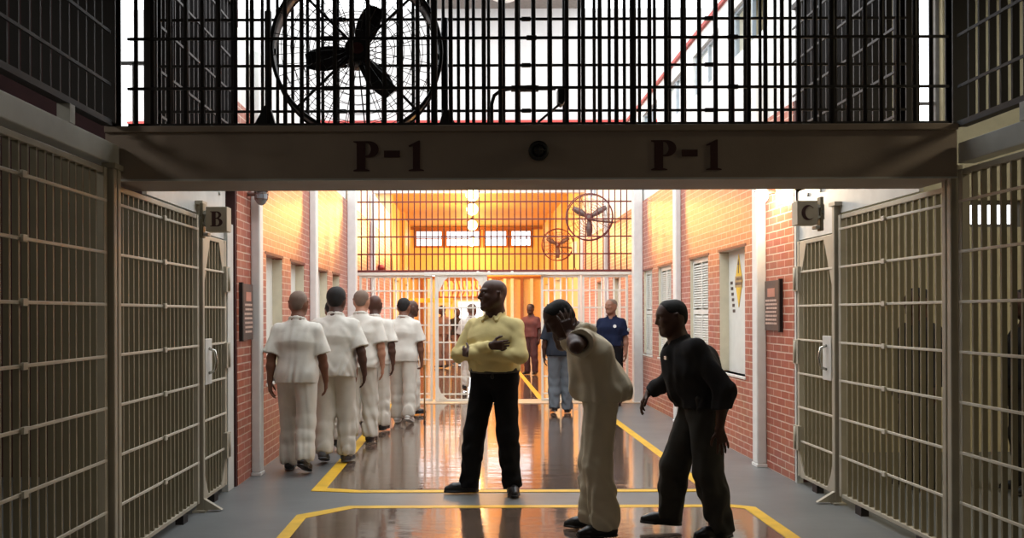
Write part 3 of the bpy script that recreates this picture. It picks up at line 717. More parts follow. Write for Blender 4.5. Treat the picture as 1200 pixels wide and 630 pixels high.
def bulkhead(x, y, z, d, lit, label):
    t = thing('bulkhead_lamp', (x, y, z), label, 'lamp')
    MB().tube([(d*0.14, 0, 0), (0.0, 0, 0)], 0.02, 10).build('arm', M['fangrey'], t)
    MB().tube([(0, 0, 0.12), (0, 0, 0.06), (0, 0, 0.02)], 0.06, 20, rr=[0.03, 0.06, 0.065]).build('cap', M['fangrey'], t)
    MB().ball((0, 0, -0.03), 0.06, 16, 10, sz=1.3).build('globe', M['bulb_warm'] if lit else M['glassgrey'], t)
    g = MB().ring((0, 0, 0.0), 0.066, 0.004, 'z', 24, 6).ring((0, 0, -0.05), 0.06, 0.004, 'z', 24, 6)
    for k in range(6):
        a = k*PI/3
        g.tube([(0.066*math.cos(a), 0.066*math.sin(a), 0.02), (0.062*math.cos(a), 0.062*math.sin(a), -0.05), (0.02*math.cos(a), 0.02*math.sin(a), -0.1)], 0.003, 5)
    g.build('guard', M['fangrey'], t)
    if lit:
        L = bpy.data.lights.new('warm', 'POINT'); L.energy = 34; L.color = (1.0, 0.78, 0.5); L.shadow_soft_size = 0.06
        o = bpy.data.objects.new('warm_light', L); COL.objects.link(o); o.location = (x - d*0.02, y - 0.11, z - 0.03)
bulkhead(XR-0.13, 8.35, 2.735, 1, True, 'lit caged lamp high on the brick wall by sign C')
bulkhead(XL+0.13, 8.12, 2.70, -1, False, 'unlit caged lamp high on the brick wall by sign B')

# ------------------------------------------------------------------ far barred screen
def screen_section(name, label, x0, x1, z0, z1, mat, r, y=YG, gusset=False, posts=True, rail_z=None, ph=0.05):
    t = thing(name, ((x0+x1)/2, y, z0), label, 'barred screen'); h = (x1-x0)/2
    me = MB().tube([(0, 0, 0), (0, 0, z1-z0)], r, 8).mesh('bar', mat)
    n = int(round(2*h/0.1045))
    for i in range(1, n): inst(me, 'bar', t, (-h + 2*h*i/n, 0, 0))
    for z in rail_z: MB().box(-h, h, -r-0.008, -r+0.002, z-z0-0.013, z-z0+0.013).build('rail', mat, t)
    f = MB(); w = 0.03 if not gusset else 0.045
    f.box(-h-w, -h+w*0.4, -0.03, 0.03, -0.0 if z0 > 0.1 else 0.0, z1-z0); f.box(h-w*0.4, h+w, -0.03, 0.03, 0, z1-z0)
    f.box(-h+w*0.4, h-w*0.4, -0.025, 0.025, z1-z0-0.04, z1-z0); f.box(-h+w*0.4, h-w*0.4, -0.02, 0.02, 0, 0.04)
    f.build('frame', mat, t, bevel=0.004)
    if gusset:
        for sg in (-1, 1):
            a = sg*(h-0.02)
            MB().prism([(a, z1-z0-0.04), (a, z1-z0-0.30), (a-sg*0.04, z1-z0-0.22), (a-sg*0.10, z1-z0-0.10), (a-sg*0.17, z1-z0-0.04)], 'y', -0.03, -0.018).build('gusset', mat, t)
            MB().prism([(a, 0.04), (a, 0.26), (a-sg*0.04, 0.14), (a-sg*0.15, 0.04)], 'y', -0.03, -0.018).build('gusset', mat, t)
    return t
lo = [0.14 + 0.305*k for k in range(7)]
px = lambda x: (x-553)*YG/1000
screen_section('barred_screen', 'white lower barred screen behind the group of men in white', XL+0.16, px(505), 0.012, 2.24, M['whitesteel'], 0.012, rail_z=lo)
screen_section('barred_door', 'white barred sliding door with cut corners behind the man in the yellow shirt', px(513), px(568), 0.012, 2.24, M['whitesteel'], 0.012, y=YG-0.08, gusset=True, rail_z=lo)
screen_section('barred_screen', 'white lower barred screen panel behind the man in the dark vest and jeans', px(636), px(678), 0.012, 2.24, M['whitesteel'], 0.012, rail_z=lo)
screen_section('barred_screen', 'white lower barred screen panel behind the officer in navy', px(684), XR-0.22, 0.012, 2.24, M['whitesteel'], 0.012, rail_z=lo)
screen_section('barred_screen', 'maroon upper barred screen spanning the corridor', XL+0.06, XR-0.1, 2.30, 4.6, M['maroonsteel'], 0.011, rail_z=[2.31+0.31*k for k in range(1, 8)])
dk = MB().box(XL+0.02, XR-0.02, YG-0.06, YG+0.05, 2.245, 2.295)
for x in (560, 573, 600): dk.tube([(px(x), YG-0.12, 2.285), (px(x), YG-0.06, 2.285)], 0.03, 14)
dk.box(px(505), px(640), YG-0.14, YG-0.1, 2.25, 2.285)
tag(dk.build('door_track', M['whitesteel']), 'white steel door track along the top of the lower barred screen', 'track')

ab = thing('alarm_bell', (XL, 19.5, 2.62), 'small red alarm bell on the wall behind the screen, above the men in white', 'bell')
MB().ball((0.06, 0, 0), 0.16, 20, 10, sx=0.6, sz=0.45).build('gong', M['red'], ab)
MB().box(0, 0.05, -0.06, 0.06, -0.05, 0.05).build('mount', M['black'], ab)
jb = thing('junction_box', (HR_-0.003, 23.6, 3.2), 'small pale box on the hall wall beside the smaller-looking wall fan', 'box')
MB().box(-0.1, 0, -0.14, 0.14, 0, 0.34).build('case', M['white'], jb, bevel=0.01)
MB().tube([(-0.05, 0, 0), (-0.05, 0, -0.35), (-0.03, -0.3, -0.5), (-0.03, -0.7, -0.75)], 0.012, 8).build('conduit', M['darksteel'], jb)

# ------------------------------------------------------------------ people: smooth implicit bodies
def V(*a): return np.array(a, dtype=float)
def nrm(v): return v/np.linalg.norm(v)

class Field:
    def __init__(s): s.pr = []
    def cone(s, a, b, ra, rb, k=0.03, planes=(), op='u'):
        s.pr.append((np.array(a, float), np.array(b, float), ra, rb, k, planes, op)); return s
    def ball(s, a, r, k=0.03, planes=(), op='u'): return s.cone(a, np.array(a)+V(0, 0, 1e-4), r, r, k, planes, op)
    def sub(s, a, b, ra, rb, k=0.01): return s.cone(a, b, ra, rb, k, (), 's')
    def mesh(s, h, cuts=(), wrinkle=None):
        U = [p for p in s.pr if p[6] == 'u']
        lo = np.min([np.minimum(p[0]-p[2], p[1]-p[3]) for p in U], 0) - 0.05
        hi = np.max([np.maximum(p[0]+p[2], p[1]+p[3]) for p in U], 0) + 0.05
        n = np.ceil((hi-lo)/h).astype(int) + 1
        D = np.full(n, 0.2, np.float32)
        ax = [lo[i] + h*np.arange(n[i]) for i in range(3)]
        for a, b, ra, rb, k, planes, op in s.pr:
            m = max(ra, rb) + k + 3*h + 0.02
            i0 = np.maximum(0, np.floor((np.minimum(a, b)-m-lo)/h).astype(int)); i1 = np.minimum(n, np.ceil((np.maximum(a, b)+m-lo)/h).astype(int)+1)
            if (i1 <= i0).any(): continue
            X = ax[0][i0[0]:i1[0], None, None]; Y = ax[1][None, i0[1]:i1[1], None]; Z = ax[2][None, None, i0[2]:i1[2]]
            ba = b-a; L = float(ba@ba) + 1e-12
            px_, py_, pz_ = X-a[0], Y-a[1], Z-a[2]
            t = np.clip((px_*ba[0]+py_*ba[1]+pz_*ba[2])/L, 0, 1)
            d = np.sqrt((px_-t*ba[0])**2+(py_-t*ba[1])**2+(pz_-t*ba[2])**2) - (ra+(rb-ra)*t)
            for p, nn in planes:
                d = np.maximum(d, (X-p[0])*nn[0]+(Y-p[1])*nn[1]+(Z-p[2])*nn[2])
            sl = (slice(i0[0], i1[0]), slice(i0[1], i1[1]), slice(i0[2], i1[2]))
            c = D[sl]
            if op == 'u':
                hh = np.clip(0.5+0.5*(d-c)/k, 0, 1); D[sl] = d*(1-hh)+c*hh - k*hh*(1-hh)
            else:
                e = -d; hh = np.clip(0.5-0.5*(e-c)/k, 0, 1); D[sl] = e*(1-hh)+c*hh + k*hh*(1-hh)
        X = ax[0][:, None, None]; Y = ax[1][None, :, None]; Z = ax[2][None, None, :]
        if wrinkle is not None: D = D + wrinkle(X, Y, Z).astype(np.float32)
        for p, nn in cuts:
            D = np.maximum(D, (X-p[0])*nn[0]+(Y-p[1])*nn[1]+(Z-p[2])*nn[2])
        return surface_nets(D, lo, h)

def surface_nets(D, lo, h):
    D = np.pad(D, 1, constant_values=0.2); lo = lo - h
    S = D < 0
    n = D.shape
    cnt = np.zeros([x-1 for x in n], np.int8)
    for dx in (0, 1):
        for dy in (0, 1):
            for dz in (0, 1): cnt += S[dx:n[0]-1+dx, dy:n[1]-1+dy, dz:n[2]-1+dz]
    act = (cnt > 0) & (cnt < 8)
    idx = np.full(act.shape, -1, np.int64); C = np.argwhere(act); idx[act] = np.arange(len(C))
    acc = np.zeros((len(C), 3)); num = np.zeros(len(C))
    for axis in range(3):
        oth = [i for i in range(3) if i != axis]
        for u in (0, 1):
            for w in (0, 1):
                o = np.zeros(3, int); o[oth[0]] = u; o[oth[1]] = w
                A = C + o; B = A.copy(); B[:, axis] += 1
                da = D[A[:, 0], A[:, 1], A[:, 2]]; db = D[B[:, 0], B[:, 1], B[:, 2]]
                m = (da < 0) != (db < 0)
                t = da[m]/(da[m]-db[m]); p = A[m].astype(float); p[:, axis] += t
                acc[m] += p; num[m] += 1
    P = acc/num[:, None]*h + lo
    Q = []
    for axis in range(3):
        u, w = (axis+1) % 3, (axis+2) % 3
        sl0 = [slice(1, n[i]-1) for i in range(3)]; sl0[axis] = slice(0, n[axis]-1)
        sl1 = list(sl0); sl1[axis] = slice(1, n[axis])
        a, b = S[tuple(sl0)], S[tuple(sl1)]
        E = np.argwhere(a != b)
        off = np.array([1, 1, 1]); off[axis] = 0
        E = E + off
        inside = S[E[:, 0], E[:, 1], E[:, 2]]
        eu = np.zeros(3, int); eu[u] = 1; ew = np.zeros(3, int); ew[w] = 1
        g = lambda c: idx[c[:, 0], c[:, 1], c[:, 2]]
        q = np.stack([g(E-eu-ew), g(E-ew), g(E), g(E-eu)], 1)
        q[~inside] = q[~inside][:, ::-1]
        Q.append(q)
    return P, np.concatenate(Q)

def np_obj(name, P, Q, mat, parent, org):
    me = bpy.data.meshes.new(name)
    me.vertices.add(len(P)); me.vertices.foreach_set('co', (P-org).astype(np.float32).ravel())
    me.loops.add(len(Q)*4); me.loops.foreach_set('vertex_index', Q.astype(np.int32).ravel())
    me.polygons.add(len(Q)); me.polygons.foreach_set('loop_start', np.arange(0, len(Q)*4, 4, dtype=np.int32))
    me.polygons.foreach_set('use_smooth', np.ones(len(Q), bool))
    me.materials.append(mat); me.update(calc_edges=True); me.validate()
    o = bpy.data.objects.new(name, me); COL.objects.link(o)
    if parent: o.parent = parent
    else: o.location = org
    return o

def wrinkles(amp, seed, f=1.0, zfade=None):
    r = np.random.RandomState(seed); D = r.normal(size=(4, 3)); D[:, 2] *= .45; D /= np.linalg.norm(D, axis=1)[:, None]; ph = r.uniform(0, 6, 8)
    def w(X, Y, Z):
        q = lambda i, s: (X*D[i, 0]+Y*D[i, 1]+Z*D[i, 2])*s*f
        a = np.sin(q(0, 38)+ph[0]+1.8*np.sin(q(1, 17)+ph[1])) ; b = np.sin(q(2, 52)+ph[2]+1.5*np.sin(q(3, 21)+ph[3]))
        e = amp*(0.6*a+0.4*b)
        if zfade: e = e*(0.5+zfade[2]*np.exp(-((Z-zfade[0])/zfade[1])**2))
        return e
    return w

def base_pose():
    J = dict(pel=V(0, 0, .97), wai=V(0, .005, 1.10), che=V(0, .0, 1.30), nec=V(0, -.02, 1.485), head=V(0, .015, 1.665), hf=V(0, 1, 0), hu=V(0, 0, 1))
    for s, x in (('R', 1), ('L', -1)):
        J['sh'+s] = V(.178*x, -.015, 1.392); J['el'+s] = V(.235*x, -.035, 1.12); J['wr'+s] = V(.25*x, .03, .88)
        J['hd'+s] = V(-.05*x, .15, -1); J['hn'+s] = V(-x, 0, 0)
        J['hi'+s] = V(.095*x, 0, .93); J['kn'+s] = V(.105*x, .015, .50); J['an'+s] = V(.11*x, -.03, .085); J['ft'+s] = V(.15*x, 1, 0)
    J['curl'] = {'R': .45, 'L': .45}; J['spread'] = .09
    return J

def person(label, H, pos, face, pose, outfit, vox=0.009, group=None, seed=1, fat=0.0, eyes=False, category='person'):
    s = H/1.78; a = math.radians(face); F = V(math.sin(a), math.cos(a), 0); R = V(math.cos(a), -math.sin(a), 0)
    org = V(pos[0], pos[1], pos[2] if len(pos) > 2 else 0.004)
    J = base_pose(); J.update({k: (V(*v) if isinstance(v, tuple) else v) for k, v in pose.items()})
    T = lambda p: org + s*(R*p[0] + F*p[1] + V(0, 0, 1)*p[2])
    Dd = lambda d: nrm(R*d[0] + F*d[1] + V(0, 0, 1)*d[2])
    G = {}
    for k, v in J.items():
        if isinstance(v, np.ndarray): G[k] = Dd(v) if k in ('hf', 'hu') or k[:2] in ('hd', 'hn', 'ft') else T(v)
    lat = nrm(G['shR']-G['shL']); lath = nrm(G['hiR']-G['hiL'])
    up = nrm(G['nec']-G['wai']); fw = nrm(np.cross(up, lat)); fwh = nrm(np.cross(nrm(G['wai']-G['pel']), lath))
    hf = G['hf']; hr = nrm(np.cross(hf, G['hu'])); hu = np.cross(hr, hf)
    # ---- helpers shared by skin and clothes
    def torso(f, e, low=0.0, k=.06):
        for sg in (-1, 1):
            p0 = G['pel']+lath*sg*.075*s; p1 = G['wai']+lath*sg*.065*s; p2 = G['che']+lat*sg*.088*s; p3 = G['sh'+('R' if sg > 0 else 'L')]*.55+G['nec']*.45-up*.045*s
            f.cone(p0-V(0, 0, low)*1, p1, (.103+e+fat*.5)*s, (.092+e+fat)*s, k); f.cone(p1, p2, (.092+e+fat)*s, (.105+e+fat*.5)*s, k)
            f.cone(p2, p3, (.105+e+fat*.4)*s, (.062+e*.6)*s, k)
            f.cone(p3, G['sh'+('R' if sg > 0 else 'L')], (.062+e*.6)*s, (.050+e*.75)*s, .05)
        f.cone(G['che'], G['nec']-up*.045*s, (.10+e)*s, (.068+e*.45)*s, .06)
        if fat: f.cone(G['wai']+fwh*(.05+fat)*s, G['che']+fw*.05*s, (.10+fat*.6+e)*s, (.09+e)*s, .06)
    # ---- body
    B = Field(); torso(B, -.004)
    o_ = outfit; nb = G['nec']; hc = G['head']; ho = lambda x, y, z: hc + (hr*x + hf*y + hu*z)*s*o_.get('hs', 1.12)
    B.cone(nb-up*.03*s, nb+up*.01*s, .08*s, (.068+fat*.25)*s, .04)
    B.cone(nb, ho(0, -.02, -.05), (.067+fat*.25)*s, (.062+fat*.25)*s, .03)
    B.cone(ho(0, -.028, .03), ho(0, .012, .034), .084*s, .080*s, .03)
    B.cone(ho(0, -.03, -.005), ho(0, .03, .0), .070*s, .070*s, .03)
    B.cone(ho(0, .025, -.03), ho(0, .050, -.088), .062*s, .034*s, .03)
    for x in (-1, 1):
        B.cone(ho(x*.055, -.01, -.03), ho(x*.03, .052, -.085), .034*s, .026*s, .045)
        B.cone(ho(x*.044, .062, -.02), ho(x*.03, .068, -.04), .022*s, .018*s, .02)
        B.cone(ho(x*.018, .083, .026), ho(x*.045, .072, .026), .011*s, .010*s, .012)
        B.cone(ho(x*.078, -.008, .012), ho(x*.074, -.003, -.03), .011*s, .007*s, .008); B.cone(ho(x*.087, -.018, .016), ho(x*.08, -.014, -.012), .009*s, .008*s, .01)
        B.cone(ho(0, .083, -.062), ho(x*.02, .076, -.064), .0085*s, .006*s, .008); B.cone(ho(0, .082, -.075), ho(x*.017, .075, -.073), .009*s, .006*s, .008)
        B.sub(ho(x*.03, .092, .006), ho(x*.036, .09, .006), .012*s, .011*s, .012)
    B.cone(ho(0, .083, .018), ho(0, .103, -.026), .009*s, .012*s, .01); B.cone(ho(-.013, .09, -.034), ho(.013, .09, -.034), .009*s, .009*s, .008)
    B.ball(ho(0, .072, -.10), .018*s, .02)
    for q in 'RL':
        sh, el, wr = G['sh'+q], G['el'+q], G['wr'+q]
        B.cone(sh, el, .054*s, .041*s, .03); m_ = el*.65+wr*.35; B.cone(el, m_, .041*s, .042*s, .03); B.cone(m_, wr, .042*s, .027*s, .03)
        # hand
        d = G['hd'+q]; nn = G['hn'+q]; nn = nrm(nn-d*(nn@d)); w = np.cross(d, nn)
        if q == 'L': w = -w
        # thumb side = +t
        t = w; cu = J['curl'][q] if isinstance(J['curl'], dict) else J['curl']
        wp = lambda u, v, z: wr + (d*u + t*v + nn*z)*s
        for v in (-.027, -.009, .010, .026): B.cone(wp(.0, v*.6, 0), wp(.083, v, 0), .016*s, .0135*s, .012)
        for i, (v, l, ex) in enumerate(((-.031, .062, -.06), (-.0105, .078, -.02), (.011, .082, .02), (.032, .074, .07))):
            sp = J['spread']*(i-1.5)*.9
            dirv = nrm(d + t*sp); p = wp(.086 - (.008 if i in (0, 3) else 0), v, .0); ang = cu*(.55+.12*(3-i)*.5)
            for j, fr_ in enumerate((.46, .30, .24)):
                dd = dirv*math.cos(ang*(1+j)) + nn*math.sin(ang*(1+j)); p2 = p + dd*l*fr_*s*1.1
                B.cone(p, p2, (.0092-.0006*j)*s, (.0086-.0008*j)*s, .003); p = p2
        p = wp(.022, .024, .004); d1 = nrm(d*.62 + t*.72 + nn*.22); p2 = p + d1*.042*s; B.cone(p, p2, .0145*s, .0105*s, .01)
        d2 = nrm(d*.85 + t*.35 + nn*.3); p3 = p2 + d2*.03*s; B.cone(p2, p3, .0105*s, .0095*s, .004); B.cone(p3, p3+nrm(d*.95+nn*.35+t*.1)*.022*s, .0095*s, .008*s, .004)
        hi, kn, an = G['hi'+q], G['kn'+q], G['an'+q]
        B.cone(hi, kn, .088*s, .056*s, .04); m_ = kn*.66+an*.34 - F*.012*s; B.cone(kn, m_, .055*s, .054*s, .03); B.cone(m_, an, .054*s, .038*s, .03)
        B.cone(an-V(0, 0, .02)*s, an+G['ft'+q]*.11*s-V(0, 0, .045)*s, .036*s, .03*s, .02)
    P, Q = B.mesh(vox*s)
    body = np_obj('person', P, Q, outfit['skin'], None, org)
    tag(body, label, category, group)
    o = outfit
    # ---- trousers
    e = o.get('tr_e', .016); lowz = G['pel'][2]
    tf = Field()
    for sg in (-1, 1): tf.cone(G['pel']+lath*sg*.075*s, G['wai']+lath*sg*.065*s, (.108+e*.7+fat*.5)*s, (.098+e*.5+fat)*s, .06)
    if fat: tf.cone(G['wai']+fwh*(.05+fat)*s, G['che']+fw*.05*s, (.10+fat*.6+.006)*s, (.09)*s, .06)
    for q in 'RL':
        hi, kn, an = G['hi'+q], G['kn'+q], G['an'+q]
        ca = nrm(an-kn); cp = an + ca*(o.get('cuff', .03))*s
        pl = [(cp, ca)]
        tf.cone(hi, kn, (.093+e)*s, (.066+e*1.3)*s, .03); tf.cone(kn, kn*.6+an*.4, (.066+e*1.3)*s, (.063+e*1.3)*s, .04)
        tf.cone(kn*.6+an*.4, an+ca*.05*s, (.063+e*1.3)*s, (.052+e*o.get('cuff_e', 1.4))*s, .03, pl)
        if o.get('bloused'): tf.cone(kn*.25+an*.75, kn*.12+an*.88, (.068+e)*s, (.070+e)*s, .04)
    wn = nrm(G['wai']-G['pel']); tp = G['pel']*.55+G['wai']*.45 + wn*o.get('tr_top', 0.0)*s
    P, Q = tf.mesh(vox*s, [(tp, wn)], wrinkles(o.get('wr', .006)*s, seed+3, 1.5, (org[2]+.2*s, .22*s, 1.0)))
    np_obj('trousers', P, Q, o['trousers'], body, org)
    # ---- shirt
    e = o.get('sh_e', .024); hem = o.get('hem', -.06); f = Field()
    torso(f, e, k=.07)
    drop = -wn*o.get('drop', .10)*s
    for sg in (-1, 1):
        f.cone(G['pel']+lath*sg*.07*s, G['pel']+lath*sg*.07*s+drop, (.105+e+fat*.5)*s, (.105+e*o.get('flare', 1.0)+fat*.4)*s, .06)
    for A, Bp, ra, rb in o.get('extra', ()): f.cone(T(V(*A)), T(V(*Bp)), ra*s, rb*s, .08)
    for A, Bp, ra, rb in o.get('bits', ()): f.cone(T(V(*A)), T(V(*Bp)), ra*s, rb*s, .012)
    for q in 'RL':
        sh, el, wr = G['sh'+q], G['el'+q], G['wr'+q]; fr = o.get('sleeve', .62)
        if fr <= 1:
            dv = nrm(el-sh); ce = sh*(1-fr)+el*fr
            f.cone(sh, ce+dv*.04*s, (.05+e*.8)*s, (.062+e*o.get('sl_flare', 1.1))*s, .03, [(ce, dv)])
            if vox < .009: f.sub(ce-dv*.07*s, ce+dv*.06*s, (.05+e*.8)*s*.5, (.062+e*o.get('sl_flare', 1.1)-.014)*s, .004)
        else:
            dv = nrm(wr-el); ce = wr - dv*.0*s
            f.cone(sh, el, (.05+e*.8)*s, (.05+e*.7)*s, .03); f.cone(el, ce+dv*.03*s, (.05+e*.7)*s, (.036+e*.35)*s, .02, [(ce, dv)])
    f.cone(G['che']-fw*.015*s, nb-up*.012*s-fw*.01*s, (.09+e)*s, (.062+fat*.2)*s, .05)
    # collar
    if o.get('collar', True):
        cn = nrm(ho(0, -.02, -.06)-nb); c0 = nb + cn*.022*s
        ca_ = nrm(lat - cn*(lat@cn)); cb_ = np.cross(cn, ca_)
        for i in range(14):
            t0 = (i/14.0)*2*PI; t1 = ((i+1)/14.0)*2*PI
            g_ = lambda t: c0 + (ca_*math.cos(t)*.074 + cb_*math.sin(t)*.072)*s + cn*(.012*math.sin(-t) if False else 0)*s - (fw*0)
            dz = lambda t: cn*(-.03*max(0, float(nrm(ca_*math.cos(t)+cb_*math.sin(t))@fw)))*s
            f.cone(g_(t0)+dz(t0), g_(t1)+dz(t1), .013*s, .013*s, .012)
    f.sub(nb-up*.005*s+fw*.0*s, ho(0, 0, -.02), (.054+fat*.2)*s, (.066+fat*.2)*s, .008)
    for sg in ((-1, 1) if o.get('flaps') else ()): f.cone(nb+(lat*sg*.062+fw*.035)*s+up*.012*s, nb+(lat*sg*.066+fw*.105-up*.055)*s, .016*s, .012*s, .006); f.cone(nb+(lat*sg*.03+fw*.085-up*.02)*s, nb+(lat*sg*.066+fw*.105-up*.055)*s, .012*s, .011*s, .006)
    f.sub(nb+fw*.055*s-up*.035*s, nb+fw*.12*s+up*.06*s, .018*s, .06*s, .01)
    hp = G['pel'] + wn*hem*s
    cuts = [(hp, -wn)] if o.get('hemcut', True) else []
    P, Q = f.mesh(vox*s, cuts, wrinkles(o.get('wr', .006)*s, seed, 1.5, (hp[2]+.03, .12, .9)))
    np_obj(o.get('shirt_name', 'shirt'), P, Q, o['shirt'], body, org)
    # ---- belt
    if 'belt' in o:
        b_ = Field()
        for sg in (-1, 1): b_.cone(G['pel']+lath*sg*.075*s, G['wai']+lath*sg*.067*s, (.120+o.get('tr_e', .016)*.7+fat*.5)*s, (.112+fat)*s, .06)
        if fat: b_.cone(G['wai']+fwh*(.05+fat)*s, G['che']+fw*.05*s, (.10+fat*.6+.017)*s, (.10)*s, .06)
        P, Q = b_.mesh(vox*s, [(tp+wn*.012*s, wn), (tp-wn*.03*s, -wn)])
        bl = np_obj('belt', P, Q, o['belt'], body, org)
        for x, y, w, hh, nm in o.get('kit', ()):
            c = tp + lath*x*s + fwh*y*s
            k_ = Field().cone(c+wn*hh*.35*s, c-wn*hh*s, w*s, w*.85*s, .01)
            P, Q = k_.mesh(vox*s); np_obj(nm, P, Q, o['belt'], body, org)
    # ---- hair
    if 'hair' in o:
        hh = Field(); th = o.get('hair_t', .005)
        hh.cone(ho(0, -.030, .030), ho(0, .008, .036), (.084+th)*s, (.080+th)*s, .03)
        hh.cone(ho(0, -.045, -.02), ho(0, -.03, .0), (.06+th)*s, (.07+th)*s, .03)
        n1 = nrm(hf*.55 - hu*.83)
        P, Q = hh.mesh(vox*s*.8, [(ho(0, .045, .055), nrm(hf*.93-hu*.36)), (ho(0, -.02, -.045), nrm(-hu*.9+hf*.35))])
        np_obj('hair', P, Q, o['hair'], body, org)
    if eyes:
        for x in (-1, 1):
            g = MB().ball(tuple((ho(x*.032, .0745, .006)-org)), .0105*s, 14, 10); g.build('eye', M['eye'], body)
    # ---- shoes
    for q in 'RL':
        an = G['an'+q]; ft = G['ft'+q]; su = V(0, 0, 1); su = nrm(su-ft*(su@ft)); sl = np.cross(ft, su)
        f = Field(); bp = an - su*.075*s; pt = lambda x, y, z: bp + (ft*x+sl*y+su*z)*s
        pl = [(pt(0, 0, 0), -su)]
        f.cone(pt(-.045, 0, .04), pt(.02, 0, .045), .042*s, .043*s, .03, pl); f.cone(pt(.02, 0, .045), pt(.12, 0, .03), .044*s, .043*s, .03, pl)
        f.cone(pt(.12, .004, .028), pt(.178, 0, .022), .042*s, .030*s, .03, pl); f.cone(pt(-.015, 0, .05), pt(-.012, 0, .115), .045*s, .046*s, .03, [(pt(0, 0, o.get('shoe_h', .115)), su)])
        P, Q = f.mesh(max(.006, vox*.8)*s, [(pt(0, 0, .012), -su)])
        so = np_obj('shoe', P, Q, o['shoes'], body, org)
        g = Field()
        for a0, a1, r0, r1 in ((-.045, .02, .043, .041), (.02, .12, .041, .046), (.12, .178, .046, .034)): g.cone(pt(a0, 0, .0), pt(a1, 0, .0), r0*s, r1*s, .03)
        P, Q = g.mesh(max(.006, vox*.8)*s, [(pt(0, 0, .0), -su), (pt(0, 0, .018), su)])
        np_obj('sole', P, Q, o.get('sole', o['shoes']), so, V(*org))
    return body, G, T

def skin(name, rgb): return plain(name, rgb, 0.5, var=0.05, spec=0.4)
S_dark = skin('skin_deep_brown', (72, 46, 36)); S_mid = skin('skin_brown', (112, 74, 56)); S_tan = skin('skin_light_brown', (168, 122, 98))
M['eye'] = plain('eye_white', (110, 98, 90), 0.3)
white_cloth = cloth('white_uniform', (208, 205, 196)); white_cloth2 = cloth('white_uniform_trousers', (202, 198, 187))
tan_cloth = cloth('worn_white_uniform', (208, 196, 172)); yellow_cloth = cloth('pale_yellow_shirt', (224, 206, 146))
black_cloth = cloth('black_trousers_cloth', (24, 23, 25)); guard_cloth = cloth('dark_uniform', (46, 45, 46)); guard_tr = cloth('dark_uniform_trousers', (62, 60, 56))
navy = cloth('navy_polo', (26, 33, 56)); darkvest = cloth('dark_vest', (40, 44, 52)); jeans = cloth('grey_blue_jeans', (98, 104, 110))
brown_cl = cloth('brown_patterned_uniform', (128, 104, 92)); maroon_cl = cloth('dark_red_brown_shirt', (104, 66, 62))
leather = plain('black_leather', (22, 20, 20), 0.35); sneaker = plain('white_sneaker', (196, 194, 188), 0.6); greyshoe = plain('grey_shoe', (72, 72, 74), 0.7)
hair_b = plain('black_hair', (20, 17, 16), 0.8, bump=0.4, bscale=150); hair_g = plain('cropped_grey_brown_hair', (112, 94, 82), 0.8, bump=0.3, bscale=150)

def uni(sk, hair=None, shoes=leather, **k):
    d = dict(skin=sk, shirt=white_cloth, trousers=white_cloth2, shoes=shoes, sole=leather, sleeve=.86, sl_flare=1.35, sh_e=.028, tr_e=.019, hem=-.10, drop=.10, bloused=True, cuff=.0, wr=.0075, tr_top=.03)
    if hair is not None: d['hair'] = hair
    d.update(k); return d
def walk(st, lean=.03, **k):
    """st>0: right leg ahead."""
    d = dict(hiR=(.095, .02*st, .93), hiL=(-.095, -.02*st, .93), knR=(.10, .13*st+.03, .50), knL=(-.10, -.10*st+.05, .49))
    for q, x, f in (('R', 1, st), ('L', -1, -st)):
        if f > 0: d['an'+q] = (.10*x, .17*f, .09); d['ft'+q] = (.12*x, 1, .1*f)
        else: d['an'+q] = (.10*x, .26*f, .09+.11*abs(f)); d['ft'+q] = (.12*x, 1, -.75*abs(f))
    d['wai'] = (0, .01+lean*.3, 1.10); d['che'] = (0, lean, 1.30); d['nec'] = (0, lean*1.6-.02, 1.485); d['head'] = (0, lean*2.0+.02, 1.663)
    for q, x, f in (('R', 1, -st), ('L', -1, st)):
        d['sh'+q] = (.182*x, lean*1.4-.02, 1.39); d['el'+q] = (.245*x, lean-.03+.06*f, 1.125); d['wr'+q] = (.26*x, .04+.14*f, .89); d['hd'+q] = (-.05*x, .2+.2*f, -1)
    d.update(k); return d

# --- the line of men in white, walking away
person('close-shaved man in white uniform walking nearest the brick wall, last of the line', 1.78, (-1.72, 8.38), 3, walk(-.55), uni(S_mid, hair_g, hair_t=.002), .0085, 'men in white uniforms', 11)
person('broad man in white uniform with full black hair and grey shoes on the yellow line', 1.83, (-1.43, 8.9), 5, walk(.35, hdR=(-.15, .5, -1), wrR=(.30, .02, .90), elR=(.275, -.02, 1.13)), uni(S_dark, hair_b, greyshoe, hair_t=.012, sole=greyshoe), .0085, 'men in white uniforms', 23, fat=.012)
person('man in white uniform mostly hidden between the two nearest men in white', 1.72, (-1.60, 9.75), 3, walk(-.5), uni(S_mid, hair_b), .011, 'men in white uniforms', 31)
person('cropped light-haired man in white uniform just ahead of the broad man with black hair', 1.84, (-1.34, 10.25), 4, walk(.3), uni(S_tan, hair_g, hair_t=.003), .010, 'men in white uniforms', 37)
person('bald dark-headed man in white uniform just behind the man with the cane', 1.80, (-1.30, 11.3), 8, walk(.4), uni(S_dark, None, leather), .010, 'men in white uniforms', 41)
p6, g6, T6 = person('man in white uniform and white sneakers holding a cane, walking toward the screen', 1.78, (-.98, 12.1), 8, walk(-.4, wrR=(.26, .05, .89), hdR=(0, .15, -1), curl={'R': 1.1, 'L': .5}), uni(S_mid, hair_b, sneaker, hair_t=.004, sole=sneaker), .010, 'men in white uniforms', 43)
person('man in white uniform almost hidden in front of the man with the cane', 1.76, (-1.0, 13.2), 60, walk(.3), uni(S_dark, None), .012, 'men in white uniforms', 47)
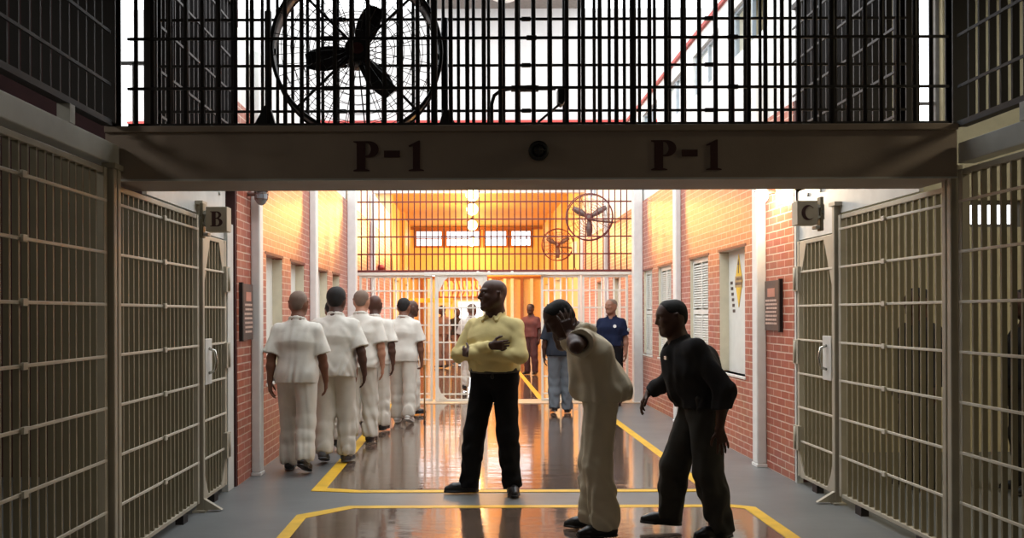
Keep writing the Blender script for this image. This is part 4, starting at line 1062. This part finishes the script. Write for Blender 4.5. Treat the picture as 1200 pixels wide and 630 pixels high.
cn = thing('walking_cane', tuple(T6(V(.285, .12, 0))), 'thin tan walking cane in the hand of the man with white sneakers', 'cane')
hz = float(g6['wrR'][2]) - .09
MB().tube([(0, 0, .004), (0, 0, hz-.02), (0, .0, hz), (0.015, 0.01, hz+.02)], .011, 10).build('shaft', M['wood'], cn)
MB().tube([(0, -.05, hz+.012), (0, 0, hz+.02), (0, .06, hz+.012)], .014, 10).build('handle', M['wood'], cn)
MB().tube([(0, 0, 0), (0, 0, .03)], .015, 10).build('tip', M['black'], cn)

# --- man in the yellow shirt, arms crossed
person('heavy man in pale yellow long-sleeved shirt and black trousers standing with arms crossed', 1.85, (.195, 7.38), -150,
       dict(hf=(.66, .75, .03), shR=(.20, .0, 1.385), elR=(.29, .10, 1.15), wrR=(-.10, .245, 1.235), hdR=(-1, -.6, .05), hnR=(0, -1, .1),
            shL=(-.20, .0, 1.385), elL=(-.29, .10, 1.15), wrL=(.10, .245, 1.17), hdL=(1, -.5, .15), hnL=(0, -1, .1), curl={'R': .6, 'L': .6}, spread=.0,
            anR=(.20, .09, .085), knR=(.16, .06, .50), ftR=(.85, .62, 0), anL=(-.13, -.06, .085), knL=(-.12, .0, .50), ftL=(-.55, .83, 0), head=(.0, .025, 1.652)),
       dict(skin=S_dark, shirt=yellow_cloth, trousers=black_cloth, shoes=leather, sleeve=2, sh_e=.016, hem=.055, hemcut=True, drop=.02, tr_e=.018, cuff=.035, belt=leather, wr=.0065, tr_top=.012, flaps=True, hs=1.2,
            kit=((-.185, -.02, .035, .10, 'holster'), (-.06, .15, .018, .06, 'key_fob'))), .0065, None, 53, fat=.035, eyes=True)
# --- man bent forward with a hand at his head
person('man in dingy white uniform bending forward with a hand raised by his ear', 1.76, (.90, 6.0), -82,
       dict(pel=(0, 0, .97), wai=(0, .0, 1.09), che=(0, .06, 1.27), nec=(0, .17, 1.43), head=(-.01, .29, 1.535), hf=(-.12, .80, -.58), hu=(0, .58, .8),
            shL=(-.19, .115, 1.385), shR=(.18, .15, 1.40), elL=(-.43, .16, 1.345), wrL=(-.25, .205, 1.43), hdL=(.12, .30, .95), hnL=(.95, .05, -.2),
            elR=(.34, .28, 1.33), wrR=(.20, .33, 1.50), hdR=(-.4, .2, .88), hnR=(-1, 0, 0), curl={'R': .3, 'L': .22}, spread=.2,
            hiL=(-.095, 0, .93), hiR=(.095, 0, .93), knL=(-.10, .02, .50), knR=(.10, .05, .50), anL=(-.10, -.035, .085), anR=(.12, .06, .085), ftL=(-.25, .95, 0), ftR=(.1, 1, 0)),
       uni(S_dark, hair_b, leather, shirt=tan_cloth, trousers=tan_cloth, hair_t=.003, sleeve=.55, sl_flare=1.6, hem=-.02, drop=.03, wr=.008, bloused=True, tr_e=.026, cuff=.02, hs=1.16, bits=(((-.06, .10, 1.47), (.02, .05, 1.455), .032, .032),),
           extra=(((0, -.10, 1.13), (-.05, -.155, 1.03), .07, .075), ((0, .15, 1.28), (-.02, .15, 1.04), .07, .075))), .0065, None, 61, eyes=True)
# --- guard in dark uniform
person('guard in dark uniform stooping forward with one arm reaching out', 1.80, (1.61, 6.0), -85,
       dict(pel=(0, 0, .86), wai=(0, .01, .985), che=(0, .075, 1.165), nec=(0, .15, 1.335), head=(-.005, .205, 1.505), hf=(-.15, .97, -.15), hu=(0, .15, .99),
            shL=(-.195, .07, 1.285), shR=(.185, .13, 1.30), elL=(-.285, -.10, 1.02), wrL=(-.275, -.07, .765), hdL=(-.02, -.22, -.97), hnL=(.85, .3, -.1),
            elR=(.255, .17, 1.06), wrR=(.24, .33, .955), hdR=(0, .55, -.84), hnR=(-.2, -.8, -.5), curl={'R': .55, 'L': .25}, spread=.14,
            hiL=(-.095, -.01, .82), hiR=(.095, .03, .82), knL=(-.11, -.03, .44), knR=(.10, .17, .45), anL=(-.12, -.11, .085), anR=(.10, .20, .11), ftL=(-.35, .92, 0), ftR=(0, .99, .06)),
       dict(skin=S_dark, hair=hair_b, hair_t=.003, hs=1.06, shirt=guard_cloth, trousers=guard_tr, shoes=leather, sleeve=2, sh_e=.03, hem=.03, drop=.02, tr_e=.024, cuff=.03, belt=leather, wr=.009, tr_top=.01, flaps=True,
            extra=(((0, .19, 1.24), (0, .13, 1.0), .085, .10), ((0, -.01, 1.2), (0, -.03, 1.0), .11, .12)), shirt_name='uniform_shirt', kit=((-.16, .07, .03, .09, 'radio'), (-.17, -.05, .032, .12, 'holster'))), .0065, None, 71, eyes=True)
gd = bpy.data.objects[[o_.name for o_ in bpy.data.objects if o_.get('label', '').startswith('guard in dark')][0]]
MB().box(-.006, .006, -.035, .035, -.012, .012).build('name_tag', M['chrome'], gd, loc=(-.27, -.10, 1.24))
# --- people round the screen
off, gO, TO = person('officer in navy polo shirt with white badges standing by the barred screen', 1.79, (2.36, 14.45), -160, dict(hf=(.45, .9, 0)),
       dict(skin=skin('skin_warm_brown', (136, 94, 74)), hair=hair_g, hair_t=.002, shirt=navy, trousers=black_cloth, shoes=leather, sleeve=.8, sl_flare=1.1, sh_e=.02, hem=.03, drop=.02, tr_e=.018, belt=leather, tr_top=.0, kit=((.17, .05, .035, .1, 'holster'), (-.17, .05, .03, .08, 'radio'))), .0095, None, 83, eyes=True)
def disc(parent, org, c, n, r, name, mat):
    n = nrm(n); u = nrm(np.cross(n, V(0, 0, 1))); w = np.cross(n, u)
    c = c-org; a, b = tuple(c-n*.008), tuple(c+n*.006)
    MB().tube([a, b], r, 20).build(name, mat, parent)
oo = V(*off.location)
disc(off, oo, TO(V(-.085, .146, 1.33)), TO(V(-.085, 1, 1.33))-TO(V(-.085, .0, 1.33)), .028, 'chest_badge', M['white'])
disc(off, oo, TO(V(-.292, .01, 1.27)), TO(V(-1.0, .35, 1.28))-TO(V(-.0, .0, 1.28)), .034, 'sleeve_patch', M['white'])
person('man in dark vest and grey jeans walking away behind the stooping man in white', 1.76, (1.38, 13.3), 5, walk(.2),
       dict(skin=S_dark, hair=hair_b, hair_t=.008, shirt=darkvest, trousers=jeans, shoes=leather, sleeve=.9, sh_e=.03, hem=-.08, tr_e=.022, cuff=.03, shirt_name='vest'), .011, None, 89)
person('man in dark red-brown shirt standing in the hall just past the open screen door', 1.80, (1.50, 21.8), -150, {},
       dict(skin=S_dark, hair=hair_b, shirt=maroon_cl, trousers=cloth('dark_red_brown_trousers', (84, 58, 56)), shoes=leather, sleeve=.8, sh_e=.02, hem=-.02), .016, None, 97)
person('man in brown patterned uniform in the hall, seen through the white barred door', 1.80, (-.80, 24.6), -130, walk(.3),
       dict(skin=S_dark, hair=hair_b, shirt=brown_cl, trousers=brown_cl, shoes=leather, sleeve=2, sh_e=.02, hem=.0, belt=leather), .016, None, 101)
person('man in white uniform in the hall, half hidden behind the man in the yellow shirt', 1.76, (-.02, 17.0), 20, walk(.4), uni(S_mid, hair_g, hair_t=.004), .014, None, 103)
person('figure in dark top beside the man in brown patterned uniform in the hall', 1.72, (-.45, 26.0), 150, {},
       dict(skin=S_dark, hair=hair_b, shirt=guard_cloth, trousers=brown_cl, shoes=leather, sleeve=2, sh_e=.02, hem=-.02), .018, None, 107)
person('dark figure standing in the dayroom behind the bars near sign C', 1.76, (3.95, 7.55), -100, {},
       dict(skin=S_dark, hair=hair_b, shirt=guard_cloth, trousers=guard_tr, shoes=leather, sleeve=2, sh_e=.025, hem=-.05), .014, None, 109)
person('dark figure standing in the dayroom behind the bars at the edge of the picture', 1.74, (4.75, 7.3), -80, {},
       dict(skin=S_dark, hair=hair_b, shirt=guard_cloth, trousers=guard_tr, shoes=leather, sleeve=2, sh_e=.025, hem=-.05), .014, None, 113)

# ------------------------------------------------------------------ sky, camera, view
w = bpy.data.worlds.new('sky'); SC.world = w; w.use_nodes = True
bg = w.node_tree.nodes['Background']; bg.inputs['Color'].default_value = (0.93, 0.97, 1.0, 1); bg.inputs['Strength'].default_value = 3.6
cam = bpy.data.cameras.new('camera'); cam.sensor_width = 36; cam.lens = 30.0; cam.shift_x = 47/1200; cam.shift_y = 53/1200; cam.clip_end = 300; cam.clip_start = 0.05
co = bpy.data.objects.new('camera', cam); COL.objects.link(co)
co.matrix_world = Matrix.Translation((0, 0, 1.55)) @ Matrix.Rotation(PI/2, 4, 'X') @ Matrix.Rotation(math.radians(-0.2), 4, 'Z')
SC.camera = co
vs = SC.view_settings; vs.view_transform = 'Standard'; vs.look = 'None'; vs.exposure = 0.0; vs.gamma = 1.0; vs.use_curve_mapping = False
SC.cycles.use_denoising = True
SC.cycles.max_bounces = 10; SC.cycles.diffuse_bounces = 5
SC.cycles.sample_clamp_indirect = 6.0
